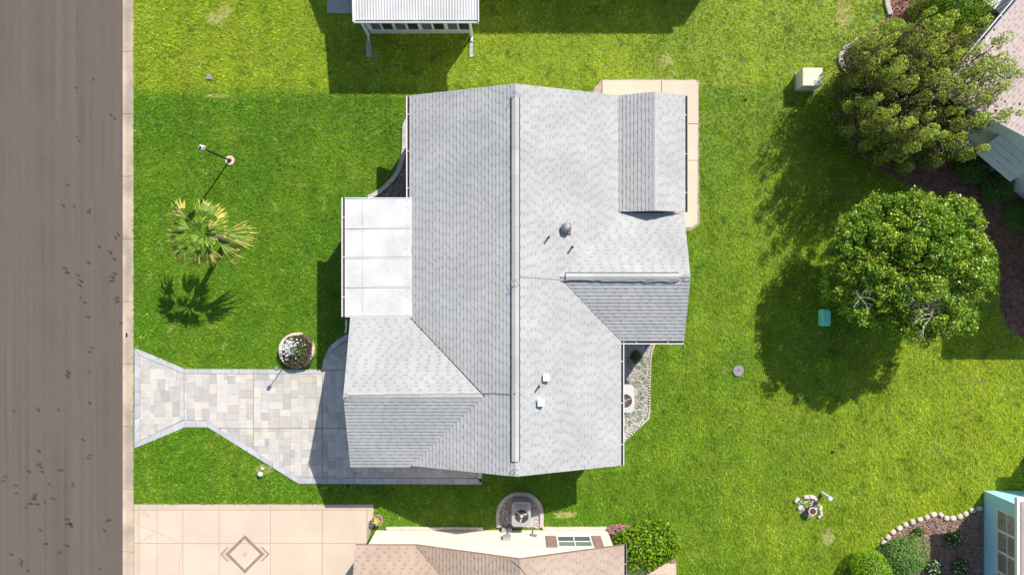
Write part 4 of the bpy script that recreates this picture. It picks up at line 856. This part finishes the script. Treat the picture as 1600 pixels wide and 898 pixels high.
# flowering perennials in the shade of the bed
for px, py, lb in ((1490, 842, 'white flowered low plant in the shaded tan mulch, upper one'), (1459, 886, 'white flowered low plant beside the round shrub, lower one'), (1500, 885, 'dark low perennial nearest the light blue wall')):
    t = shrub('flowering_plant', lb, px, py, 12, .35, 'sdark', 700, (.05, .1), cat='plant', group='flowering plants in the tan bed'); C_, D_ = ball_cloud(P(px, py, .28), (.34, .34, .14), 45, .2, 3, .1, .1); V, tn = leaf_quads(C_, (.04, .07), 1.5, (.9, 1.1), (.8, 1)); fast('flower', V, len(C_), 4, tn, M['petal'], t, 'stuff')
C_, D_ = ball_cloud(P(966, 826, .12), (.5, .22, .16), 900, .6, 5, .2, -.1); t = thing('ground_plant', 'pinkish low ground plant between the cream house corner and the hedge', 'plant', P(966, 826)); V, tn = leaf_quads(C_, (.05, .09), .8); fast('foliage', V, len(C_), 4, tn, M['pink'], t)
# weeds growing through the gravel
C_ = []; 
for px, py in [(1003, 563), (998, 575), (1008, 570), (1004, 590), (994, 597), (1000, 600), (1009, 597), (1001, 612), (996, 620), (999, 634), (1003, 622), (990, 647), (1000, 652), (984, 660), (975, 668), (980, 650), (1007, 580), (999, 645)]:
    c = np.array(P(px, py, .05)); C_.append(c+rng.normal(size=(45, 3))*np.array([.06, .06, .02]))
C_ = np.concatenate(C_); V, tn = leaf_quads(C_, (.03, .06), 1.2); fast('weeds', V, len(C_), 4, tn, M['sleaf'], None, 'stuff')
shrub('shrub', 'small dark weed clump in the shaded house corner', 994, 557, 8, .3, 'sdark', 500, (.05, .08))

# ------------------------------------------------------------------ round planter with flowers
c = G(465.5, 546.5); pl_ = thing('planter', 'round concrete ring planter full of white flowers beside the driveway', 'planter', (c[0], c[1], 0)); R0 = .735
for i in range(16):
    a0, a1 = 2*math.pi*i/16+.008, 2*math.pi*(i+1)/16-.008; am = (a0+a1)/2
    MB().slab(ccw([(c[0]+r*math.cos(a), c[1]+r*math.sin(a)) for r, a in ((R0, a0), (R0, am), (R0, a1), (R0-.11, a1), (R0-.11, am), (R0-.11, a0))]), -.01, .26, .012, random.uniform(.95, 1.12)).build('curb_stone', M['block'], pl_)
MB().lathe(c, [(R0-.12, 0), (R0-.12, .18)], 24).build('planting_soil', M['soil'], pl_)
C_, D_ = ball_cloud((c[0]+.06, c[1]+.0, .18), (.63, .62, .34), 8000, .3, 10, .14, -.1); V, tn = leaf_quads(C_, (.04, .075), .6, (.5, 2.0)); fast('foliage', V, len(C_), 4, tn, M['flowerdark'], pl_)
C_, D_ = ball_cloud((c[0], c[1], .3), (.42, .4, .38), 1200, .5, 4, .1, 0); V, tn = leaf_quads(C_+np.array([.1, .0, 0]), (.05, .08), .6); fast('foliage', V, len(C_), 4, tn, M['sdark'], pl_)
C_ = np.concatenate([np.array((c[0], c[1], .60))+rng.normal(size=(230, 3))*np.array([.20, .17, .02])+np.array([-.2, .16, 0]), np.array((c[0], c[1], .56))+rng.normal(size=(35, 3))*np.array([.32, .3, .02])]); C_ = C_[np.hypot(C_[:, 0]-c[0], C_[:, 1]-c[1]) < .56]; V, tn = leaf_quads(C_, (.05, .085), 2, (.95, 1.1), (.8, 1)); fast('flower', V, len(C_), 4, tn, M['petal'], pl_, 'stuff')
hk = thing('garden_light', 'thin dark garden light stake standing behind the round planter', 'garden light', P(445, 571)); p = P(445, 571)
MB().tube([p, (p[0], p[1], 1.0)], .016, 8).build('stake', M['black'], hk); MB().lathe(p, [(.02, .98), (.075, 1.0), (.085, 1.06), (.06, 1.12), (.02, 1.15)], 14).build('lamp_head', M['grey'], hk)
holes.append([(c[0]+(R0-.02)*math.cos(t*.4), c[1]+(R0-.02)*math.sin(t*.4)) for t in range(16)])

# ------------------------------------------------------------------ lamp post
p = P(359.5, 251); lp = thing('lamp_post', 'black lamp post with round lantern on a concrete disc in the front lawn', 'lamp post', p)
MB().lathe(p, [(.20, -.01), (.20, .045), (.185, .055)], 24).build('base', M['concrete'], lp)
MB().lathe(p, [(.09, .05), (.07, .12), (.038, .18), (.034, 2.35), (.06, 2.4), (.05, 2.46)], 12).build('pole', M['black'], lp)
lh = MB().lathe(p, [(.07, 2.46), (.11, 2.5), (.125, 2.66), (.10, 2.74), (.03, 2.78)], 16).build('lantern', M['lens'], lp); lc = MB()
for i in range(6):
    a = i*math.pi/3; lc.tube([(p[0]+r*math.cos(a), p[1]+r*math.sin(a), z) for r, z in ((.075, 2.46), (.125, 2.52), (.135, 2.67), (.105, 2.76), (.02, 2.81))], .008, 5)
lc.lathe(p, [(.045, 2.77), (.03, 2.81), (.01, 2.86)], 10); lc.build('cage', M['black'], lh)
holes.append([(p[0]+.2*math.cos(t*.5), p[1]+.2*math.sin(t*.5)) for t in range(13)])

# ------------------------------------------------------------------ fan palm
pb_ = Vector(P(354, 378)); pc = Vector(P(319, 366, 3.05)); pa = thing('palm_tree', 'small fan palm with yellow tipped fronds in the front lawn', 'palm', tuple(pb_))
MB().tube([pb_, pb_.lerp(pc, .4)+Vector((.02, .02, 0)), pb_.lerp(pc, .75), pc], [.15, .11, .10, .08], 10).build('trunk', M['bark'], pa)
def frond(az_, el, Lp, Lf, yel, spread=33, nseg=13):
    Lf *= 1.22; Lp *= 1.12; yel *= .8
    d0 = Vector((math.cos(az_)*math.cos(el), math.sin(az_)*math.cos(el), math.sin(el))); h_ = pc+d0*Lp; mb = MB(); fo = []
    side = Vector((-math.sin(az_), math.cos(az_), 0)); upv = d0.cross(side)*-1
    for i in range(nseg):
        th = R(spread)*(2*i/(nseg-1)-1); dd = (d0*math.cos(th)+side*math.sin(th)+Vector((0, 0, .10*random.uniform(-1, 1)))).normalized(); L0 = Lf*(1-.25*abs(th)/R(90))*random.uniform(.88, 1.1); wdt = .040
        w_ = dd.cross(Vector((0, 0, 1))).normalized(); pts = [h_, h_+dd*L0*.45+Vector((0, 0, .02)), h_+dd*L0*.78-Vector((0, 0, .06+.10*random.random())), h_+dd*L0-Vector((0, 0, .16+.2*random.random()))+side*random.uniform(-.06, .06)]; ws = [.008, wdt, wdt*.7, .003]
        fold = Vector((0, 0, .018))
        for j in range(3):
            a, b = pts[j], pts[j+1]; t = random.uniform(.6, 1.3); mi = 1 if (yel > random.random()+(.35 if j == 0 else 0)-(.35 if j == 2 else 0)) else 0
            mb.add([a-w_*ws[j], a+fold*(ws[j]/wdt), b+fold*(ws[j+1]/wdt), b-w_*ws[j+1]], [(0, 1, 2, 3)], t, mi); mb.add([a+fold*(ws[j]/wdt), a+w_*ws[j], b+w_*ws[j+1], b+fold*(ws[j+1]/wdt)], [(0, 1, 2, 3)], t*.85, mi)
    f = mb.build('frond', [M['palm'], M['palmy']], pa); MB().tube([pc, pc+d0*Lp*.5+Vector((0, 0, .03)), h_], [.02, .015, .012], 6).build('stalk', M['palm'], f)
for azd, el, Lp, Lf, y in [(134, 8, .78, .66, .75), (92, 6, .5, .66, .35), (58, 8, .45, .66, .45), (-1, 0, .62, .98, .75), (18, 20, .25, .7, .2), (-34, -8, .62, .74, .45), (-75, -5, .42, .62, .5), (-110, -8, .5, .6, .3), (-146, -8, .72, .72, .5), (-178, 2, .58, .74, .15), (160, 12, .5, .62, .1), (110, 35, .2, .5, .05), (-150, 35, .2, .5, .05), (30, 35, .2, .5, .1), (-40, 35, .2, .5, .1), (-100, 30, .15, .45, .05)]:
    frond(R(azd), R(el), Lp, Lf, y)

# ------------------------------------------------------------------ air conditioners
def fan(parent, c, z, r, m='blade', n=3):
    mb = MB().lathe(c, [(.06, z-.03), (.06, z), (.03, z+.01)], 10)
    for i in range(n):
        a = 2*math.pi*i/n+.5; q = [(c[0]+rr*math.cos(a+t), c[1]+rr*math.sin(a+t), z-.02+dz) for rr, t, dz in ((.05, 0, 0), (r*.9, -.25, .01), (r*.95, .35, -.03), (.05, .8, -.02))]; mb.add(q, [(0, 1, 2, 3)])
    return mb.build('fan', M[m], parent)
def ac(label, c, sx_, sy_, h_, fc, fr_, m, groupn, guard=True, inner='rust', bl='blade'):
    t = thing('air_conditioner', label, 'air conditioner', (c[0], c[1], 0), groupn); mb = MB(); rc = .14
    def rr_(k_): 
        pts = []
        for cx_, cy_, a0 in ((sx_/2-rc, sy_/2-rc, 0), (-sx_/2+rc, sy_/2-rc, 90), (-sx_/2+rc, -sy_/2+rc, 180), (sx_/2-rc, -sy_/2+rc, 270)):
            for j in range(5): a = R(a0+j*22.5); pts.append((c[0]+cx_+(rc+k_)*math.cos(a), c[1]+cy_+(rc+k_)*math.sin(a)))
        return pts
    p0 = rr_(0); N = len(p0); n = 24
    mb.prism(p0, .06, h_-.05); t_b = mb.build('casing', M[m], t)
    lv = MB()
    for i in range(10): lv.prism(rr_(.008), .1+i*(h_-.2)/10, .1+i*(h_-.2)/10+.03, .8)
    lv.build('louvre', M[m], t_b)
    # lid with a round opening
    bm = bmesh.new(); ov = [bm.verts.new((x, y, h_)) for x, y in rr_(.012)]; iv = [bm.verts.new((fc[0]+fr_*math.cos(2*math.pi*i/n), fc[1]+fr_*math.sin(2*math.pi*i/n), h_+.01)) for i in range(n)]
    es = [bm.edges.new((v[i], v[(i+1) % len(v)])) for v in (ov, iv) for i in range(len(v))]; bmesh.ops.triangle_fill(bm, use_beauty=True, use_dissolve=False, edges=es)
    for v, dz in ((ov, -.06), (iv, -.045)):
        lo = [bm.verts.new((q.co.x, q.co.y, h_+dz)) for q in v]
        for i in range(len(v)): bm.faces.new((v[i], v[(i+1) % len(v)], lo[(i+1) % len(v)], lo[i]))
    me = bpy.data.meshes.new('lid'); bm.normal_update(); bm.to_mesh(me); bm.free(); me.materials.append(M[m]); a = me.attributes.new('tone', 'FLOAT', 'FACE'); a.data.foreach_set('value', [1.05]*len(me.polygons)); link('lid', me, t)
    MB().lathe(fc, [(fr_-.005, h_-.048), (fr_-.005, h_-.044)], 24).build('well', M[inner], t); fan(t, fc, h_-.02, fr_, bl)
    g = MB()
    for k_ in range(1, 5):
        r = fr_*k_/4.5; g.tube([(fc[0]+r*math.cos(2*math.pi*i/20), fc[1]+r*math.sin(2*math.pi*i/20), h_+.035) for i in range(21)], .004, 4, cap=False)
    for i in range(6): a = i*math.pi/3; g.tube([(fc[0]+.05*math.cos(a), fc[1]+.05*math.sin(a), h_+.04), (fc[0]+fr_*math.cos(a), fc[1]+fr_*math.sin(a), h_+.012)], .005, 4)
    g.build('guard', M['grey'], t); return t
MB().slab(ccw([G(963, 597), G(986, 597), G(986, 645), G(963, 645)]), .012, .07).build('equipment_pad', M['greyslab'], kind='structure')
h_ = .85; cc1 = P(973, 622.5, h_); ac('pale grey square air conditioner beside the gravel bed, half under the eave', cc1, .92, 1.10, h_, P(977, 626, h_), .275, 'unitwhite', None)
MB().slab(ccw([G(799, 784), G(828, 784), G(828, 822), G(799, 822)]), .012, .07).build('equipment_pad', M['edging'], kind='structure')
cc1 = P(814.5, 803, .75); t = ac('grey air conditioner inside the horseshoe curb at the cream house wall', cc1, .76, .98, .75, P(815, 806, .75), .285, 'acgrey', None, inner='dark', bl='lens')
MB().box(cc1[0]-.26, cc1[0]+.26, cc1[1]+.23, cc1[1]+.42, .752, .765).build('top_grille', M['grey'], t)

# ------------------------------------------------------------------ utility cabinets, covers, pots
p = P(1262, 127); cb = thing('utility_cabinet', 'beige electrical cabinet on the lawn left of the juniper', 'utility cabinet', p)
zc = .78; x0_, y1_ = P(1254, 106, zc)[:2]; x1_, y0_ = P(1285.5, 134.5, zc)[:2]
MB().slab([(x0_-.02, y0_-.02), (x1_+.02, y0_-.02), (x1_+.02, y1_+.02), (x0_-.02, y1_+.02)], 0, .05).build('pad', M['greyslab'], cb)
MB().box(x0_+.02, x1_-.02, y0_+.02, y1_-.02, .06, zc-.05).build('body', M['beige'], cb); mb = MB(); mb.slab([(x0_, y0_), (x1_, y0_), (x1_, y1_), (x0_, y1_)], zc-.08, zc, .02); mb.build('lid', M['beige'], cb)
MB().box(x0_+.41, x0_+.42, y0_+.016, y0_+.019, .1, zc-.09).build('door_seam', M['dark'], cb); MB().box(x0_+.47, x0_+.50, y0_+.0, y0_+.018, .4, .48).build('handle', M['grey'], cb)
holes.append([(x0_-.06, y0_-.06), (x1_+.04, y0_-.06), (x1_+.04, y1_+.06), (x0_-.06, y1_+.06)])
p = P(1285, 496); gb = thing('utility_box', 'small turquoise utility pedestal in the shade of the round tree', 'utility box', p)
def rr2(sc, z):
    pts = []
    for cx_, cy_, a0 in ((.11, .27, 0), (-.11, .27, 90), (-.11, -.27, 180), (.11, -.27, 270)):
        for j in range(4): a = R(a0+j*30+4); pts.append((p[0]+(cx_+.07*math.cos(a))*sc, p[1]+(cy_+.07*math.sin(a))*sc, z))
    return pts
vs = rr2(1.02, 0)+rr2(1, .34)+rr2(.9, .40)+rr2(.6, .42); n = 16; MB().add(vs, [(i*n+k_, i*n+(k_+1) % n, (i+1)*n+(k_+1) % n, (i+1)*n+k_) for i in range(3) for k_ in range(n)]+[tuple(range(3*n, 4*n))]).build('shell', M['teal'], gb, smooth=False)
MB().box(p[0]-.10, p[0]+.10, p[1]+.345, p[1]+.36, .05, .3).build('hatch', M['teal'], gb); MB().lathe((p[0]+.02, p[1]+.22), [(.03, .41), (.03, .44), (.02, .445)], 10).build('lock', M['lens'], gb)
p = P(1153, 579); mh = thing('access_cover', 'round grey access cover set in the back lawn', 'cover', p)
pts = [(p[0]+.235*math.cos(2*math.pi*i/11), p[1]+.235*math.sin(2*math.pi*i/11)) for i in range(11)]; MB().slab(pts, -.02, .07, .01).build('disc', M['cover'], mh); MB().lathe((p[0], p[1]+.03), [(.035, .068), (.035, .074)], 10).build('finger_hole', M['black'], mh); holes.append(pts)
p = P(327, 121); mb = MB(); mb.slab([(p[0]-.12, p[1]-.1), (p[0]+.14, p[1]-.12), (p[0]+.1, p[1]+.1), (p[0]-.08, p[1]+.12)], -.02, .07, .02); tag(mb.build('valve_box', M['cover']), 'small dark valve cover sunk in the front lawn near the top', 'cover')
p = P(408.5, 739); pk = thing('lawn_globe', 'small white globe light at the edge of the paver driveway', 'garden light', p); MB().lathe(p, [(.03, 0), (.03, .05), (.08, .07), (.105, .13), (.09, .19), (.04, .225), (.01, .23)], 14).build('globe', M['white'], pk); MB().lathe(p, [(.05, -.02), (.05, .05)], 10).build('base', M['black'], pk)
p = P(410.5, 731.5); tag(MB().lathe(p, [(.06, -.01), (.07, .04), (.04, .08)], 8).build('stone', M['block']), 'small pale stone just above the white globe light', 'stone')
for px, py, lb in ((1301, 705, 'tiny black sprinkler head in the lawn above the pot ring'), (1165, 156, 'tiny black sprinkler head in the lawn between the patio and the beige cabinet'), (544, 759, 'tiny sprinkler head in the shaded strip below the paver driveway')):
    p = P(px, py); tag(MB().lathe(p, [(.06, -.01), (.055, .07), (.03, .09), (.03, .10)], 10).build('sprinkler_head', M['black']), lb, 'sprinkler', 'sprinkler heads in the lawn')
# pot ring
p = G(1264, 790); ring = thing('stone_ring', 'broken ring of pale stones round the flower pot in the back lawn', 'stones', (*p, 0))
for px, py, a, s1, s2 in ((1244, 780, 50, .13, .07), (1259, 775.5, 5, .11, .08), (1268, 775.5, -10, .12, .08), (1275, 780, -45, .13, .07), (1281, 793, 80, .11, .06), (1282, 801, 95, .10, .06), (1279, 806, 60, .07, .05), (1249, 792, 30, .10, .08)):
    x, y = G(px, py); q = [(x+s1*c_*math.cos(R(a))-s2*s_*math.sin(R(a)), y+s1*c_*math.sin(R(a))+s2*s_*math.cos(R(a))) for c_, s_ in ((-1, -.8), (.9, -1), (1, .7), (.2, 1), (-.9, .8))]; MB().slab(ccw(q), -.02, .11, .02, random.uniform(.9, 1.15)).build('stone', M['block'], ring)
scatter('gravel', [(p[0]+.5*math.cos(t*.5), p[1]+.5*math.sin(t*.5)) for t in range(13)], 260, (.04, .09), M['stone'], .02)
p = P(1264, 794); pot = thing('flower_pot', 'round terracotta pot with a pale rim inside the stone ring', 'pot', p); MB().lathe(p, [(.10, 0), (.16, .36)], 20).build('body', M['terracotta'], pot)
rm = MB(); n = 20; vs = [(p[0]+r*math.cos(2*math.pi*i/n), p[1]+r*math.sin(2*math.pi*i/n), z) for r, z in ((.165, .33), (.175, .37), (.135, .375), (.13, .3)) for i in range(n)]; rm.add(vs, [(j*n+i, j*n+(i+1) % n, (j+1)*n+(i+1) % n, (j+1)*n+i) for j in range(3) for i in range(n)]); rm.build('rim', M['potrim'], pot); MB().lathe(p, [(.13, .30), (.13, .365)], 16).build('potting_soil', M['rust'], pot)
p = P(1284.5, 770); wp = thing('garden_post', 'short white capped post beside the pot ring', 'post', p); MB().lathe(p, [(.075, 0), (.075, .70)], 14).build('tube', M['white'], wp); MB().lathe(p, [(.085, .70), (.09, .76), (.07, .79)], 14).build('cap', M['white'], wp)
p = P(1306, 790); st_ = thing('garden_stake', 'thin black garden stake in the lawn right of the white post', 'stake', p); mb = MB(); mb.tube([p, (p[0], p[1], .75)], .012, 6); mb.tube([(p[0], p[1], .45), (p[0]+.1, p[1]+.02, .6)], .010, 5); mb.build('rod', M['black'], st_)
holes.append([(G(1264, 790)[0]+.42*math.cos(t*.5), G(1264, 790)[1]+.42*math.sin(t*.5)) for t in range(13)])
p = P(592, 808); fp = thing('flower_pot', 'tall mauve pot holding a yellow succulent at the driveway corner', 'pot', p); MB().lathe(p, [(.14, 0), (.22, .30), (.24, .34), (.20, .345)], 20).build('body', M['mauve'], fp); mb = MB()
for i in range(16):
    a = i*2.4; L0 = .08+.010*i; b0 = Vector((p[0], p[1], .40)); d1 = Vector((math.cos(a), math.sin(a), .5-.02*i)); s_ = Vector((-math.sin(a), math.cos(a), 0))*.03; mb.add([b0-s_*.5, b0+d1*L0*.6-s_, b0+d1*L0, b0+d1*L0*.6+s_, b0+s_*.5], [(0, 1, 2, 3, 4)], random.uniform(.8, 1.3))
mb.build('succulent', M['palmy'], fp); MB().lathe(p, [(.19, .33), (.19, .35)], 14).build('potting_soil', M['soil'], fp)

# ------------------------------------------------------------------ grass blades
SPOTS = [(1293, 838, .4, .45), (884, 804, .7, .22), (412, 733, .55, .3), (1040, 96, .45, .4), (583, 86, .3, .3), (1318, 22, .5, .9), (338, 30, .6, .4), (352, 16, .4, .3), (1010, 824, .8, .14), (340, 150, .8, .10),]
for px, py, rx, ry in SPOTS:                               # worn bare patches, ragged outline
    c = G(px, py); pts = []
    for t in range(26): a = 2*math.pi*t/26; k_ = random.uniform(.5, .9); pts.append((c[0]+rx*k_*math.cos(a), c[1]+ry*k_*math.sin(a), .004))
    o = MB().add([(c[0], c[1], .004)]+pts, [(0, i+1, (i+1) % 26+1) for i in range(26)]).build('bare_patch', M['thatch']); o['kind'] = 'structure'
def grass():
    X0, X1, Y0, Y1 = XK1-.025, 25.5, -14.5, 15
    NT = 300000
    x = rng.uniform(X0, X1, NT); y = rng.uniform(Y0, Y1, NT); k_ = np.ones(NT, bool)
    for h in holes: k_ &= ~inpoly(x, y, h)
    for (a, b, c_, d_) in ((XW+.35, XE-.35, YS+.35, YN-.35), (gX+.35, -2, gS+.35, gN-.35), (2, eX-.35, eS+.35, eN), (sW, sE-.35, sS, YN-.4), (-6.15, -3.5, -1.1, 3.2), (bx, 40, -30, by)): k_ &= ~((x > a) & (x < b) & (y > c_) & (y < d_))
    for px, py, rx, ry in SPOTS:
        c = G(px, py); dd = ((x-c[0])/rx)**2+((y-c[1])/ry)**2; k_ &= ~((dd < 1) & (rng.random(NT) < .62*(1-dd*.8)))
    x, y = x[k_], y[k_]; N = len(x); nb = 5
    tz = .72+.5*rng.random(N); ht = rng.uniform(.05, .085, N); la = rng.uniform(0, 6.28, N)
    X = np.repeat(x, nb)+rng.normal(size=N*nb)*.022; Y = np.repeat(y, nb)+rng.normal(size=N*nb)*.022; Hh = np.repeat(ht, nb)*rng.uniform(.6, 1.2, N*nb)
    A = np.repeat(la, nb)+rng.normal(size=N*nb)*.9; ln = rng.uniform(.2, .8, N*nb)*Hh; w_ = rng.uniform(.006, .011, N*nb)*1.15
    T = np.repeat(tz, nb)*rng.uniform(.75, 1.3, N*nb); m = len(X); X = np.maximum(X, X0+.0)
    b0 = np.stack([X-w_*np.sin(A), Y+w_*np.cos(A), np.zeros(m)], 1); b1 = np.stack([X+w_*np.sin(A), Y-w_*np.cos(A), np.zeros(m)], 1)
    tp = np.stack([X+ln*np.cos(A)*1.5, Y+ln*np.sin(A)*1.5, Hh], 1); V = np.stack([b0, b1, tp], 1).reshape(-1, 3)
    fast('grass', V, m, 3, T, M['grass'], None, 'stuff'); print('blades', m)
grass()
